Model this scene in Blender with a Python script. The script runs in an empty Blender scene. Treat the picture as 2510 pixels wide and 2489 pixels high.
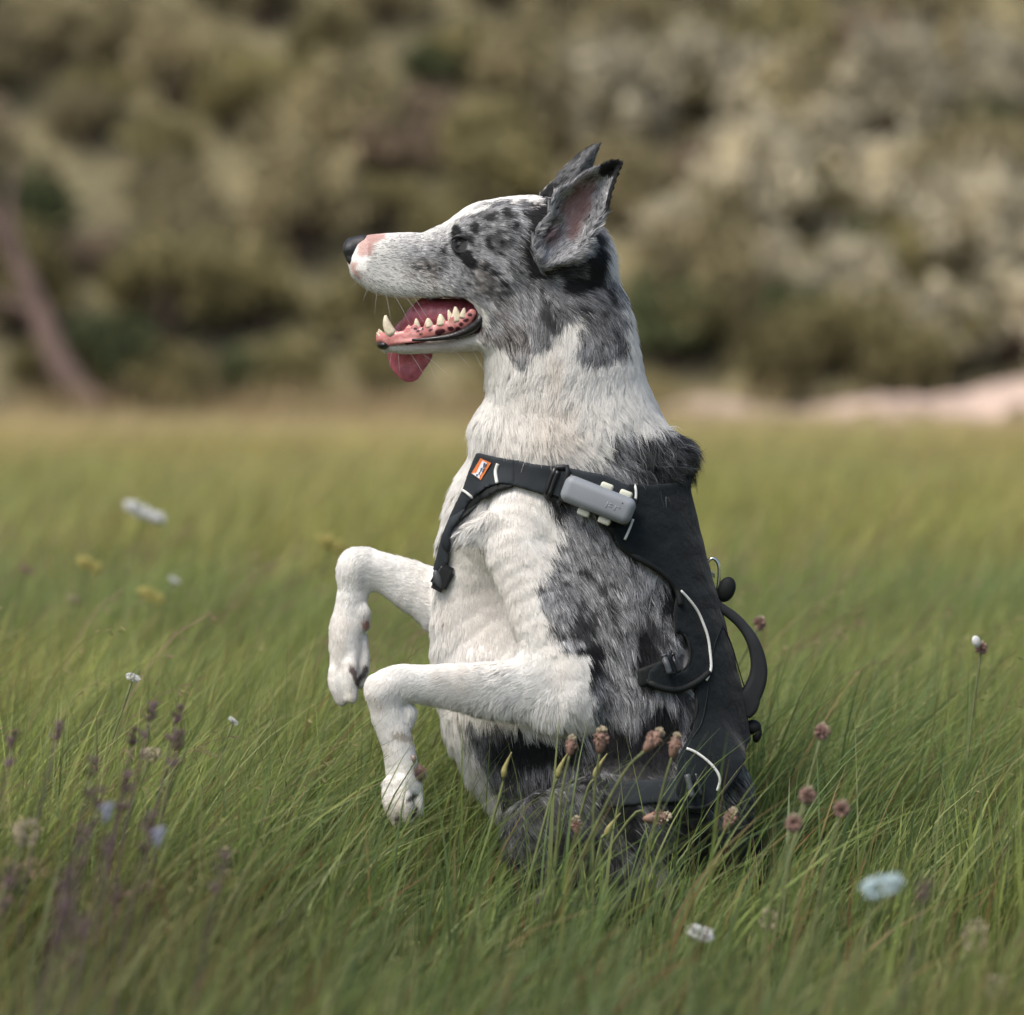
import bpy, math, random
import numpy as np
from mathutils import Vector, Matrix
from mathutils.bvhtree import BVHTree

rng = np.random.default_rng(7)
random.seed(7)
SC = bpy.context.scene
COL = SC.collection

# ------------------------------------------------------------------ camera
PW, PH = 2510.0, 2489.0              # pixels of the photograph, used to take measurements
DIST, CAM_H, MPP = 3.75, 0.578, 1 / 2500.0
PITCH = math.atan((PH / 2 - 800) * MPP / DIST)
LENS = 36.0 * DIST / (PW * MPP)
CAMP = np.array([0.0, -DIST, CAM_H])
cp, sp = math.cos(PITCH), math.sin(PITCH)
FWD, UPV = np.array([0, cp, -sp]), np.array([0, sp, cp])
cam_d = bpy.data.cameras.new('camera')
cam_d.lens, cam_d.sensor_width, cam_d.clip_end = LENS, 36.0, 400
cam_d.clip_start = 0.05
cam_d.dof.use_dof = True
cam_d.dof.focus_distance = DIST - 0.06
cam_d.dof.aperture_fstop = 4.2
cam = bpy.data.objects.new('camera', cam_d)
cam.location = CAMP
cam.rotation_euler = (math.pi / 2 - PITCH, 0, 0)
COL.objects.link(cam)
SC.camera = cam

# ------------------------------------------------------------------ light
SUN_EL, SUN_AZ = math.radians(58), math.radians(-138)   # azimuth measured from +Y towards +X
world = bpy.data.worlds.new('World'); SC.world = world; world.use_nodes = True
wn = world.node_tree; wn.nodes.clear()
sky = wn.nodes.new('ShaderNodeTexSky'); sky.sky_type = 'NISHITA'; sky.sun_disc = False
sky.sun_elevation = SUN_EL; sky.sun_rotation = SUN_AZ
sky.air_density = 1.0; sky.dust_density = 4.0; sky.ozone_density = 1.0
bg = wn.nodes.new('ShaderNodeBackground'); bg.inputs['Strength'].default_value = 0.125
wo = wn.nodes.new('ShaderNodeOutputWorld')
wn.links.new(sky.outputs[0], bg.inputs[0]); wn.links.new(bg.outputs[0], wo.inputs[0])
sl = bpy.data.lights.new('sun', 'SUN'); sl.energy = 2.1; sl.angle = math.radians(28); sl.color = (1, 0.95, 0.86)
so = bpy.data.objects.new('sun', sl); COL.objects.link(so)
sdir = Vector((math.sin(SUN_AZ) * math.cos(SUN_EL), math.cos(SUN_AZ) * math.cos(SUN_EL), math.sin(SUN_EL)))
so.rotation_euler = sdir.to_track_quat('Z', 'Y').to_euler(); so.location = (-3, -3, 6)
SC.view_settings.view_transform = 'Standard'
SC.view_settings.look = 'None'
SC.view_settings.exposure = 0.54
SC.view_settings.gamma = 1.0
SC.render.engine = 'CYCLES'
SC.cycles.max_bounces = 6
SC.cycles.diffuse_bounces = 3
SC.cycles.transparent_max_bounces = 8
SC.cycles.use_denoising = True
SC.cycles_curves.shape = 'RIBBONS'
SC.cycles_curves.subdivisions = 2

# ------------------------------------------------------------------ helpers
def W(X, Y, d=0.0):
    """photograph pixel -> world point on the vertical plane y = d"""
    X = np.asarray(X, float); Y = np.asarray(Y, float); d = np.asarray(d, float)
    u = (X - PW / 2) * MPP / DIST; v = (PH / 2 - Y) * MPP / DIST
    dy = cp + v * sp; dz = -sp + v * cp
    t = (d + DIST) / dy
    return np.stack(np.broadcast_arrays(u * t, d, CAM_H + dz * t), -1)

def proj(p):
    q = p - CAMP
    z = q @ FWD
    return np.stack([PW / 2 + q[:, 0] / z * DIST / MPP, PH / 2 - (q @ UPV) / z * DIST / MPP], -1)

def hsh(ix, iy, iz, s):
    h = (ix.astype(np.int64) * 374761393 + iy.astype(np.int64) * 668265263 + iz.astype(np.int64) * 2147483647 + s * 974711) & 0xffffffff
    h = ((h ^ (h >> 13)) * 1274126177) & 0xffffffff
    h = ((h ^ (h >> 16)) * 2246822519) & 0xffffffff
    return ((h ^ (h >> 15)) & 0xffffff) / float(0xffffff)

def vnoise(p, s=0):
    f = np.floor(p); t = p - f; t = t * t * (3 - 2 * t); f = f.astype(np.int64)
    r = 0
    for i in (0, 1):
        for j in (0, 1):
            for k in (0, 1):
                w = (t[:, 0] if i else 1 - t[:, 0]) * (t[:, 1] if j else 1 - t[:, 1]) * (t[:, 2] if k else 1 - t[:, 2])
                r = r + w * hsh(f[:, 0] + i, f[:, 1] + j, f[:, 2] + k, s)
    return r

def fbm(p, scale, s=0, o=3):
    p = np.asarray(p, float) / scale
    r, a, n = 0, 1.0, 0
    for i in range(o):
        r = r + a * vnoise(p * 2 ** i + 17.3 * i, s + i); n += a; a *= .5
    return r / n

def sstep(a, b, x):
    t = np.clip((x - a) / (b - a), 0, 1); return t * t * (3 - 2 * t)

def poly_sdf(x, y, P):
    P = np.asarray(P, float)
    d = np.full(x.shape, 1e9); ins = np.zeros(x.shape, bool)
    n = len(P)
    for i in range(n):
        a, b = P[i], P[(i + 1) % n]
        ex, ey = b - a
        wx, wy = x - a[0], y - a[1]
        t = np.clip((wx * ex + wy * ey) / (ex * ex + ey * ey + 1e-12), 0, 1)
        d = np.minimum(d, (wx - ex * t) ** 2 + (wy - ey * t) ** 2)
        c = (a[1] > y) != (b[1] > y)
        if ey != 0:
            ins ^= c & (x < ex * (y - a[1]) / ey + a[0])
    d = np.sqrt(d)
    return np.where(ins, -d, d)

def catmull(P, m=3):
    P = np.asarray(P, float)
    Q = np.vstack([2 * P[0] - P[1], P, 2 * P[-1] - P[-2]])
    out = []
    for i in range(1, len(Q) - 2):
        for j in range(m):
            t = j / m
            out.append(.5 * ((2 * Q[i]) + (-Q[i - 1] + Q[i + 1]) * t + (2 * Q[i - 1] - 5 * Q[i] + 4 * Q[i + 1] - Q[i + 2]) * t * t + (-Q[i - 1] + 3 * Q[i] - 3 * Q[i + 1] + Q[i + 2]) * t ** 3))
    out.append(P[-1])
    return np.array(out)

class Grid:
    def __init__(s, lo, hi, h):
        s.h = h; s.lo = np.array(lo, float); s.n = np.ceil((np.array(hi) - lo) / h).astype(int) + 1
        s.ax = [s.lo[i] + h * np.arange(s.n[i]) for i in range(3)]
        s.F = np.full(s.n, 0.2, np.float32)
    def box(s, lo, hi):
        a = np.clip(np.floor((np.array(lo) - s.lo) / s.h).astype(int), 0, s.n)
        b = np.clip(np.ceil((np.array(hi) - s.lo) / s.h).astype(int) + 1, 0, s.n)
        return tuple(slice(a[i], b[i]) for i in range(3))
    def coords(s, sl):
        return (s.ax[0][sl[0]][:, None, None], s.ax[1][sl[1]][None, :, None], s.ax[2][sl[2]][None, None, :])
    def chain(s, nodes, k=0.012, m=3, sub=False, curve=True, mg=0.02):
        """nodes: (X px, Y px, depth m, radius px, depth factor)"""
        N = np.array(nodes, float)
        if curve and len(N) > 2: N = catmull(N, m)
        P = W(N[:, 0], N[:, 1], N[:, 2]); R = N[:, 3] * MPP * (N[:, 2] + DIST) / DIST; K = N[:, 4]
        if len(P) == 1:
            P = np.vstack([P, P + 1e-5]); R = np.repeat(R, 2); K = np.repeat(K, 2)
        e = (R * np.maximum(K, 1))[:, None] + k + mg
        sl = s.box((P - e).min(0), (P + e).max(0))
        x, y, z = s.coords(sl)
        x, y, z = np.broadcast_arrays(x.astype(np.float32), y.astype(np.float32), z.astype(np.float32))
        D = np.full(x.shape, 0.2, np.float32)
        for i in range(len(P) - 1):
            a, b = P[i], P[i + 1]; e = b - a; L = e @ e + 1e-12
            Lx = e[0] ** 2 + e[2] ** 2
            if Lx > e[1] ** 2: t = np.clip(((x - a[0]) * e[0] + (z - a[2]) * e[2]) / Lx, 0, 1)
            else: t = np.clip(((x - a[0]) * e[0] + (y - a[1]) * e[1] + (z - a[2]) * e[2]) / L, 0, 1)
            r = R[i] + (R[i + 1] - R[i]) * t; kk = K[i] + (K[i + 1] - K[i]) * t
            q = np.sqrt((x - a[0] - e[0] * t) ** 2 + ((y - a[1] - e[1] * t) / kk) ** 2 + (z - a[2] - e[2] * t) ** 2)
            D = np.minimum(D, (q - r) * np.minimum(1, (kk + 1) / 2))
        A = s.F[sl]
        if sub:
            D = -D; h = np.maximum(k - np.abs(A - D), 0) / k
            s.F[sl] = np.maximum(A, D) + h * h * k / 4
        else:
            h = np.maximum(k - np.abs(A - D), 0) / k
            s.F[sl] = np.minimum(A, D) - h * h * k / 4
    def mesh(s, F=None, lvl=0.0):
        F = s.F if F is None else F
        F = F - lvl
        I = F < 0
        c = np.zeros(tuple(np.array(F.shape) - 1), np.int8)
        for i in (0, 1):
            for j in (0, 1):
                for k in (0, 1):
                    c += I[i:F.shape[0] - 1 + i, j:F.shape[1] - 1 + j, k:F.shape[2] - 1 + k]
        act = (c > 0) & (c < 8)
        idx = np.argwhere(act)
        vid = np.full(act.shape, -1, np.int64); vid[act] = np.arange(len(idx))
        acc = np.zeros((len(idx), 3)); cnt = np.zeros(len(idx))
        for ax in range(3):
            o = [a for a in range(3) if a != ax]
            for u in (0, 1):
                for v in (0, 1):
                    a = idx.copy(); a[:, o[0]] += u; a[:, o[1]] += v
                    b = a.copy(); b[:, ax] += 1
                    fa = F[a[:, 0], a[:, 1], a[:, 2]]; fb = F[b[:, 0], b[:, 1], b[:, 2]]
                    m = (fa < 0) != (fb < 0)
                    t = fa[m] / (fa[m] - fb[m])
                    p = a[m].astype(float); p[:, ax] += t
                    acc[m] += p; cnt[m] += 1
        V = acc / cnt[:, None] * s.h + s.lo
        faces = []
        for ax in range(3):
            A = [slice(None)] * 3; B = [slice(None)] * 3
            A[ax] = slice(0, -1); B[ax] = slice(1, None)
            ch = I[tuple(A)] != I[tuple(B)]
            o = [(ax + 1) % 3, (ax + 2) % 3]
            e = np.argwhere(ch)
            e = e[(e[:, o[0]] > 0) & (e[:, o[1]] > 0) & (e[:, o[0]] < F.shape[o[0]] - 1) & (e[:, o[1]] < F.shape[o[1]] - 1)]
            q = []
            for du, dv in ((-1, -1), (0, -1), (0, 0), (-1, 0)):
                f = e.copy(); f[:, o[0]] += du; f[:, o[1]] += dv
                q.append(vid[f[:, 0], f[:, 1], f[:, 2]])
            q = np.stack(q, 1)
            inside = I[e[:, 0], e[:, 1], e[:, 2]]
            q[~inside] = q[~inside][:, ::-1]
            faces.append(q)
        return V, np.vstack(faces)

def smooth_mesh(V, F, it=2, lam=.5):
    E = np.vstack([F[:, [0, 1]], F[:, [1, 2]], F[:, [2, 3]], F[:, [3, 0]]])
    n = np.bincount(E.ravel(), minlength=len(V))[:, None]
    for i in range(it):
        for l in (lam, -lam * .9):
            S = np.stack([np.bincount(E[:, 0], V[E[:, 1], c], len(V)) + np.bincount(E[:, 1], V[E[:, 0], c], len(V)) for c in range(3)], 1)
            V = V + l * (S / np.maximum(n, 1) - V)
    return V

def vnormals(V, F):
    n = np.cross(V[F[:, 2]] - V[F[:, 0]], V[F[:, 3 if F.shape[1] > 3 else 2]] - V[F[:, 1]])
    N = np.zeros_like(V)
    for j in range(F.shape[1]):
        for c in range(3):
            N[:, c] += np.bincount(F[:, j], n[:, c], len(V))
    return N / (np.linalg.norm(N, axis=1, keepdims=True) + 1e-12)

def fast_mesh(name, V, F, smooth=True):
    me = bpy.data.meshes.new(name)
    V = np.asarray(V, np.float32); F = np.asarray(F, np.int32); k = F.shape[1]
    me.vertices.add(len(V)); me.vertices.foreach_set('co', V.ravel())
    me.loops.add(F.size); me.loops.foreach_set('vertex_index', F.ravel())
    me.polygons.add(len(F)); me.polygons.foreach_set('loop_start', np.arange(len(F), dtype=np.int32) * k)
    me.polygons.foreach_set('loop_total', np.full(len(F), k, np.int32))
    me.polygons.foreach_set('use_smooth', np.full(len(F), smooth))
    me.update(calc_edges=True)
    return me

def set_col(me, C, name='Col'):
    a = me.color_attributes.new(name, 'FLOAT_COLOR', 'POINT')
    a.data.foreach_set('color', np.hstack([C, np.ones((len(C), 1))]).astype(np.float32).ravel())

def link(name, data, mat=None, parent=None, **props):
    o = bpy.data.objects.new(name, data)
    COL.objects.link(o)
    if mat is not None: data.materials.append(mat)
    if parent is not None:
        o.parent = parent; o.matrix_parent_inverse = Matrix.Translation(parent.location).inverted() if parent.type == 'EMPTY' else Matrix()
    for k, v in props.items(): o[k] = v
    return o

def empty(name, loc, label, cat, group=None):
    o = bpy.data.objects.new(name, None); o.location = loc; o.empty_display_size = .05
    COL.objects.link(o); o['label'] = label; o['category'] = cat
    if group: o['group'] = group
    return o

def mat(name, base=(.5, .5, .5), rough=.6, metal=0, attr=None, noise=None, bump=None, spec=.5, sss=0, transl=0, rnd=None, sheen=0, noise2=None):
    m = bpy.data.materials.new(name); m.use_nodes = True
    nt = m.node_tree; N = nt.nodes; Lk = nt.links
    b = N['Principled BSDF']; b.inputs['Roughness'].default_value = rough; b.inputs['Metallic'].default_value = metal
    b.inputs['Specular IOR Level'].default_value = spec
    b.inputs['Base Color'].default_value = (*base, 1)
    if sheen: b.inputs['Sheen Weight'].default_value = sheen
    src = None
    if attr:
        a = N.new('ShaderNodeAttribute'); a.attribute_name = attr; src = a.outputs['Color']
    tc = N.new('ShaderNodeTexCoord')
    def mixmul(src, scale, amt, detail=4):
        n = N.new('ShaderNodeTexNoise'); n.inputs['Scale'].default_value = scale; n.inputs['Detail'].default_value = detail
        Lk.new(tc.outputs['Object'], n.inputs['Vector'])
        mr = N.new('ShaderNodeMapRange'); mr.inputs[1].default_value = .3; mr.inputs[2].default_value = .7
        mr.inputs[3].default_value = 1 - amt; mr.inputs[4].default_value = 1 + amt
        Lk.new(n.outputs[0], mr.inputs[0])
        mx = N.new('ShaderNodeMix'); mx.data_type = 'RGBA'; mx.blend_type = 'MULTIPLY'; mx.inputs[0].default_value = 1
        if src is None: mx.inputs[6].default_value = (*base, 1)
        else: Lk.new(src, mx.inputs[6])
        Lk.new(mr.outputs[0], mx.inputs[7])
        return mx.outputs[2]
    if noise: src = mixmul(src, *noise)
    if noise2: src = mixmul(src, *noise2)
    if rnd:
        oi = N.new('ShaderNodeObjectInfo'); mr = N.new('ShaderNodeMapRange'); mr.inputs[3].default_value = 1 - rnd; mr.inputs[4].default_value = 1 + rnd
        Lk.new(oi.outputs['Random'], mr.inputs[0])
        mx = N.new('ShaderNodeMix'); mx.data_type = 'RGBA'; mx.blend_type = 'MULTIPLY'; mx.inputs[0].default_value = 1
        if src is None: mx.inputs[6].default_value = (*base, 1)
        else: Lk.new(src, mx.inputs[6])
        Lk.new(mr.outputs[0], mx.inputs[7]); src = mx.outputs[2]
    if src is not None: Lk.new(src, b.inputs['Base Color'])
    if bump:
        n = N.new('ShaderNodeTexNoise'); n.inputs['Scale'].default_value = bump[0]; n.inputs['Detail'].default_value = 5
        Lk.new(tc.outputs['Object'], n.inputs['Vector'])
        bp = N.new('ShaderNodeBump'); bp.inputs['Strength'].default_value = bump[1]; bp.inputs['Distance'].default_value = bump[2]
        Lk.new(n.outputs[0], bp.inputs['Height']); Lk.new(bp.outputs[0], b.inputs['Normal'])
    if sss:
        b.inputs['Subsurface Weight'].default_value = sss; b.inputs['Subsurface Radius'].default_value = (.006, .002, .001)
        b.inputs['Subsurface Scale'].default_value = 1
    if transl:
        out = [n for n in N if n.type == 'OUTPUT_MATERIAL'][0]
        t = N.new('ShaderNodeBsdfTranslucent'); mxs = N.new('ShaderNodeMixShader'); mxs.inputs[0].default_value = transl
        if src is not None: Lk.new(src, t.inputs[0])
        else: t.inputs[0].default_value = (*base, 1)
        Lk.new(b.outputs[0], mxs.inputs[1]); Lk.new(t.outputs[0], mxs.inputs[2]); Lk.new(mxs.outputs[0], out.inputs[0])
    return m

def tube(P, R, n=8, flat=None, side=None):
    """tube or flat band (flat = (half width, half thickness), side = wanted width direction) along world points"""
    P = np.asarray(P, float); R = np.broadcast_to(np.asarray(R, float), (len(P),))
    T = np.gradient(P, axis=0); T /= np.linalg.norm(T, axis=1, keepdims=True) + 1e-12
    ref = np.array([0, 1.0, 0]) if side is None else np.asarray(side, float)
    V, F = [], []
    for i in range(len(P)):
        a = ref - T[i] * (ref @ T[i])
        if np.linalg.norm(a) < 1e-3: a = np.array([1.0, 0, 0]) - T[i] * T[i][0]
        a /= np.linalg.norm(a); b = np.cross(T[i], a)
        for j in range(n):
            th = 2 * math.pi * (j + .5) / n
            ca, sa = math.cos(th), math.sin(th)
            if flat is not None:
                ca = math.copysign(abs(ca) ** .4, ca) * flat[0] * R[i]; sa = math.copysign(abs(sa) ** .6, sa) * flat[1] * R[i]
            else: ca *= R[i]; sa *= R[i]
            V.append(P[i] + a * ca + b * sa)
    for i in range(len(P) - 1):
        for j in range(n):
            F.append((i * n + j, i * n + (j + 1) % n, (i + 1) * n + (j + 1) % n, (i + 1) * n + j))
    c0, c1 = len(V), len(V) + 1
    V += [P[0], P[-1]]
    for j in range(n):
        F.append((c0, c0, (j + 1) % n, j)); F.append((c1, c1, (len(P) - 1) * n + j, (len(P) - 1) * n + (j + 1) % n))
    return np.array(V), F

def pymesh(name, V, F, smooth=True):
    me = bpy.data.meshes.new(name)
    F = [tuple(dict.fromkeys(int(i) for i in f)) for f in F]
    me.from_pydata([tuple(v) for v in V], [], F)
    me.update()
    if smooth: me.polygons.foreach_set('use_smooth', [True] * len(me.polygons))
    return me

def join(parts):
    V, F, o = [], [], 0
    for v, f in parts:
        V.append(np.asarray(v)); F += [tuple(i + o for i in q) for q in f]; o += len(v)
    return np.vstack(V), F

def ellipsoid(c, r, nu=12, nv=8, ax=None):
    V, F = [], []
    for i in range(nv + 1):
        ph = math.pi * i / nv
        for j in range(nu):
            th = 2 * math.pi * j / nu
            V.append((r[0] * math.sin(ph) * math.cos(th), r[1] * math.sin(ph) * math.sin(th), r[2] * math.cos(ph)))
    V = np.array(V)
    if ax is not None:
        z = np.array(ax, float); z /= np.linalg.norm(z)
        x = np.cross([0, 1.0, 0.01], z); x /= np.linalg.norm(x); y = np.cross(z, x)
        V = V @ np.array([x, y, z])
    for i in range(nv):
        for j in range(nu):
            F.append((i * nu + j, (i + 1) * nu + j, (i + 1) * nu + (j + 1) % nu, i * nu + (j + 1) % nu))
    return V + np.asarray(c), F

# ------------------------------------------------------------------ ground, slope and bank
FY = 21.0                                            # where the meadow ends and the slope begins
def hill_z(x, y):
    t = np.maximum(y - FY - .4 * np.sin(x * .35 + 1), 0)
    return np.where(t > 0, .62 * t - .05 * np.minimum(t, 3), 0) - .12 + sstep(.3, 2, t) * .45 * (fbm(np.stack([x, y, 0 * x], -1).reshape(-1, 3), 2.6, 3, 3).reshape(x.shape) - .4)
def field_z(x, y):
    return .035 * (fbm(np.stack([x, y, 0 * x], -1).reshape(-1, 3), 1.3, 15, 2).reshape(x.shape) - .5) * sstep(.6, 2.0, np.abs(y)) - sstep(5, FY, y) * .12
def sheet(name, xs, ys, fz, m, kind='structure'):
    X, Y = np.meshgrid(xs, ys); Z = fz(X, Y)
    V = np.stack([X, Y, Z], -1).reshape(-1, 3); nx = len(xs)
    i, j = np.meshgrid(np.arange(nx - 1), np.arange(len(ys) - 1)); a = (j * nx + i).ravel()
    return link(name, fast_mesh(name, V, np.stack([a, a + 1, a + nx + 1, a + nx], 1)), m, kind=kind)
def edge_tone(C, x, y, r):
    q = fbm(np.stack([x * 1.5, y, 0 * x], 1), .9, 98, 3)[:, None]
    return C * .5 + np.array((.24, .185, .115)) * (.6 + q)
M_SOIL = mat('meadow_soil', (.12, .125, .045), rough=.95, noise=(3, .4, 6), bump=(30, .6, .03))
M_HILL = mat('scrub_slope', (.16, .14, .075), rough=.95, noise=(1.3, .5, 6), noise2=(7, .4, 5), bump=(6, .8, .1))
xs = np.concatenate([np.arange(-60, -10, 5), np.arange(-10, 10, .35), np.arange(10, 61, 5)])
sheet('ground', xs, np.concatenate([[-30, -10, -6], np.arange(-4, FY + .8, .3)]), lambda X, Y: field_z(X, Y), M_SOIL)
sheet('hillside', xs, np.concatenate([np.arange(FY, FY + 14, .35), np.arange(FY + 14, FY + 90, 4)]), lambda X, Y: hill_z(X, Y) - .03, M_HILL)
M_BANK = mat('pink_earth', (.44, .33, .27), rough=.95, noise=(2.2, .35, 6), noise2=(14, .2, 4), bump=(9, .7, .05))
def bank():
    n = 60; V = []; F = []
    for i in range(n):
        x = .55 + i / (n - 1) * 8.5
        rise = .085 + .046 * max(0, x - 1.3) + .045 * math.sin(x * 2.3) + .03 * math.sin(x * 6.1)
        for j, (dy, dz) in enumerate(((-1.0, -.1), (-.75, .0), (-.5, .45), (-.2, .85), (.15, 1.0), (.7, .95))):
            w = .10 * math.sin(i * 1.7 + j)
            V.append((x, FY - .3 + dy + w * .4, -.13 + max(0, (rise + .12) * dz) * min(1, i / 4) + (dz < 0) * -.05 + .02 * math.sin(i * 2.3 + j * 1.9)))
    m = 6
    for i in range(n - 1):
        for j in range(m - 1): F.append((i * m + j, (i + 1) * m + j, (i + 1) * m + j + 1, i * m + j + 1))
    link('earth_bank', pymesh('earth_bank', V, F), M_BANK, kind='structure', label='pinkish bare earth bank at the foot of the scrub slope, right of the dog')
bank()

# ------------------------------------------------------------------ grass: real blades, one sheet per depth zone
def blades(name, y0, y1, dens, h, wd, seg, mx, seed, lean=(.47, .33), m=None, tone=None, straw=.06, clear=None):
    r = np.random.default_rng(seed)
    z0, z1_ = y0 + DIST, y1 + DIST
    hw = lambda z: .136 * z + mx
    area = (hw(z0) + hw(z1_)) * (z1_ - z0)
    n = int(area * dens)
    yy = y0 + (y1 - y0) * r.random(n); 
    # linear density in width: rejection
    keep = r.random(n) < hw(yy + DIST) / hw(z1_); yy = yy[keep]; n = len(yy)
    xx = (r.random(n) * 2 - 1) * hw(yy + DIST)
    thin = (np.abs(xx) > .136 * (yy + DIST) + .35) & (r.random(n) < .55); xx, yy = xx[~thin], yy[~thin]; n = len(xx)
    # tufting: pull towards tuft centres
    t = .10; cx = np.floor(xx / t) * t + t * hsh(np.floor(xx / t), np.floor(yy / t), 0 * xx, 5); cy = np.floor(yy / t) * t + t * hsh(np.floor(xx / t), np.floor(yy / t), 0 * xx, 6)
    pull = r.random(n) * .55; xx = xx + (cx - xx) * pull; yy = yy + (cy - yy) * pull
    inside = (((xx - float(W(1545, 0)[0])) / .125) ** 2 + (yy / .125) ** 2 < 1)
    inside |= (((xx - float(W(1420, 0)[0])) / .09) ** 2 + ((np.abs(yy) - .1) / .045) ** 2 < 1)
    xx, yy = xx[~inside], yy[~inside]; n = len(xx)
    p3 = np.stack([xx, yy, 0 * xx], 1)
    big = fbm(p3, .55, 41, 3); mid = fbm(p3, .16, 43, 2)
    if clear is not None: k0 = ((xx < clear) | (r.random(n) < .3)) & (r.random(n) < sstep(.35, .62, fbm(np.stack([xx, yy, 0 * xx], 1), .7, 13, 2))); xx, yy = xx[k0], yy[k0]; n = len(xx); p3 = p3[k0]; big = big[k0]; mid = mid[k0]
    near_dog = np.exp(-(np.maximum(np.abs(xx - .10) - .19, 0) / .12) ** 2) * sstep(.12, -.02, yy) * (.25 + .75 * sstep(-1.1, -.45, yy)) * np.where(r.random(n) < .18, .15, .58)
    H = h * (1 - near_dog) * (.55 + .55 * r.random(n)) * (.72 + .55 * big) * (.8 + .4 * mid)
    ang = r.normal(0, .7, n) + (fbm(p3, .6, 51, 2) - .5) * 1.6
    LN = H * np.clip(r.normal(lean[0], lean[1], n) + (mid - .5) * .5, -.15, 1.15)
    dx, dy = np.cos(ang) * LN, np.sin(ang) * LN
    az = r.random(n) * math.pi
    wx, wy = np.cos(az), np.sin(az)
    Wd = wd * np.exp(r.normal(-.15, .38, n))
    zz = field_z(xx, yy) - .01
    V = np.zeros((n, seg + 1, 2, 3))
    curl = r.uniform(1.4, 2.6, n)
    for k in range(seg + 1):
        s = k / seg
        b = s ** curl
        cz = H * (s - .22 * (LN / H) ** 2 * s ** 3)
        c = np.stack([xx + dx * b, yy + dy * b, zz + cz], 1)
        ww = Wd * (1 - s ** 1.8) * (.75 + .25 * min(1, s * 4)) + .00015
        o = np.stack([wx * ww, wy * ww, np.zeros(n)], 1) * .5
        V[:, k, 0] = c - o; V[:, k, 1] = c + o
    V = V.reshape(-1, 3); m_ = 2 * (seg + 1)
    base = (np.arange(n) * m_)[:, None]
    F = np.vstack([base + np.array([2 * k, 2 * k + 1, 2 * k + 3, 2 * k + 2]) for k in range(seg)])
    # blade colours: fresh, blue green, yellow green, straw, reddish
    pal = np.array([(.255, .300, .080), (.310, .335, .090), (.190, .235, .092), (.37, .36, .14), (.145, .178, .056)])
    ci = r.integers(0, 5, n); C = pal[ci] * (.8 + .5 * r.random((n, 1)))
    q = fbm(p3, 1.1, 61, 3)
    C = C * (1 + (q[:, None] - .5) * np.array((1.1, .6, .3)))
    st = r.random(n) < straw * (1 + 2 * (q > .55)); C[st] = np.array((.26, .20, .085)) * r.uniform(.6, 1.2, (st.sum(), 1))
    rd = r.random(n) < straw * .22; C[rd] = np.array((.26, .115, .06)) * r.uniform(.7, 1.1, (rd.sum(), 1))
    if tone is not None: C = tone(C, xx, yy, r)
    me = fast_mesh(name, V, F)
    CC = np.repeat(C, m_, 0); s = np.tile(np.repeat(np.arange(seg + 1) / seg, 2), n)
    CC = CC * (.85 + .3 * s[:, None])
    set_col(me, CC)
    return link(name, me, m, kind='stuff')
M_GRASS = mat('grass_blade', attr='Col', rough=.48, spec=.25, transl=.45)
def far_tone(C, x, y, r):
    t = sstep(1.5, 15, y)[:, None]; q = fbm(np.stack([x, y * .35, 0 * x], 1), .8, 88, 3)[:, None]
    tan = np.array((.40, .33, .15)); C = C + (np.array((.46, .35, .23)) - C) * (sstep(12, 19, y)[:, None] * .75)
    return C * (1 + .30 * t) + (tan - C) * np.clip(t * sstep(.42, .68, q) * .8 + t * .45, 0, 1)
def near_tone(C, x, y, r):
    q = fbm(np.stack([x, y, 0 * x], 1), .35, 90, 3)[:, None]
    return C * np.array((.84, .80, .80)) + (np.array((.24, .15, .075)) - C) * sstep(.50, .75, q) * .2  # vignette darkening put into the front blades' colour, plus browner patches
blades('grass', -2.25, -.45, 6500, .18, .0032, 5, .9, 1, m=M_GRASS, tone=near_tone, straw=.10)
blades('grass', -.45, 2.6, 10500, .218, .0027, 6, 1.3, 2, m=M_GRASS)
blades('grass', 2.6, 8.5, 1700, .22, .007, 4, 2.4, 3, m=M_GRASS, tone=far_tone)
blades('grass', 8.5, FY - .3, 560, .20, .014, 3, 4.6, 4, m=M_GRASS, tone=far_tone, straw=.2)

blades('grass', 19.2, 21.4, 330, .42, .016, 3, 1.5, 9, m=M_GRASS, tone=edge_tone, straw=.3, clear=.9)

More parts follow.
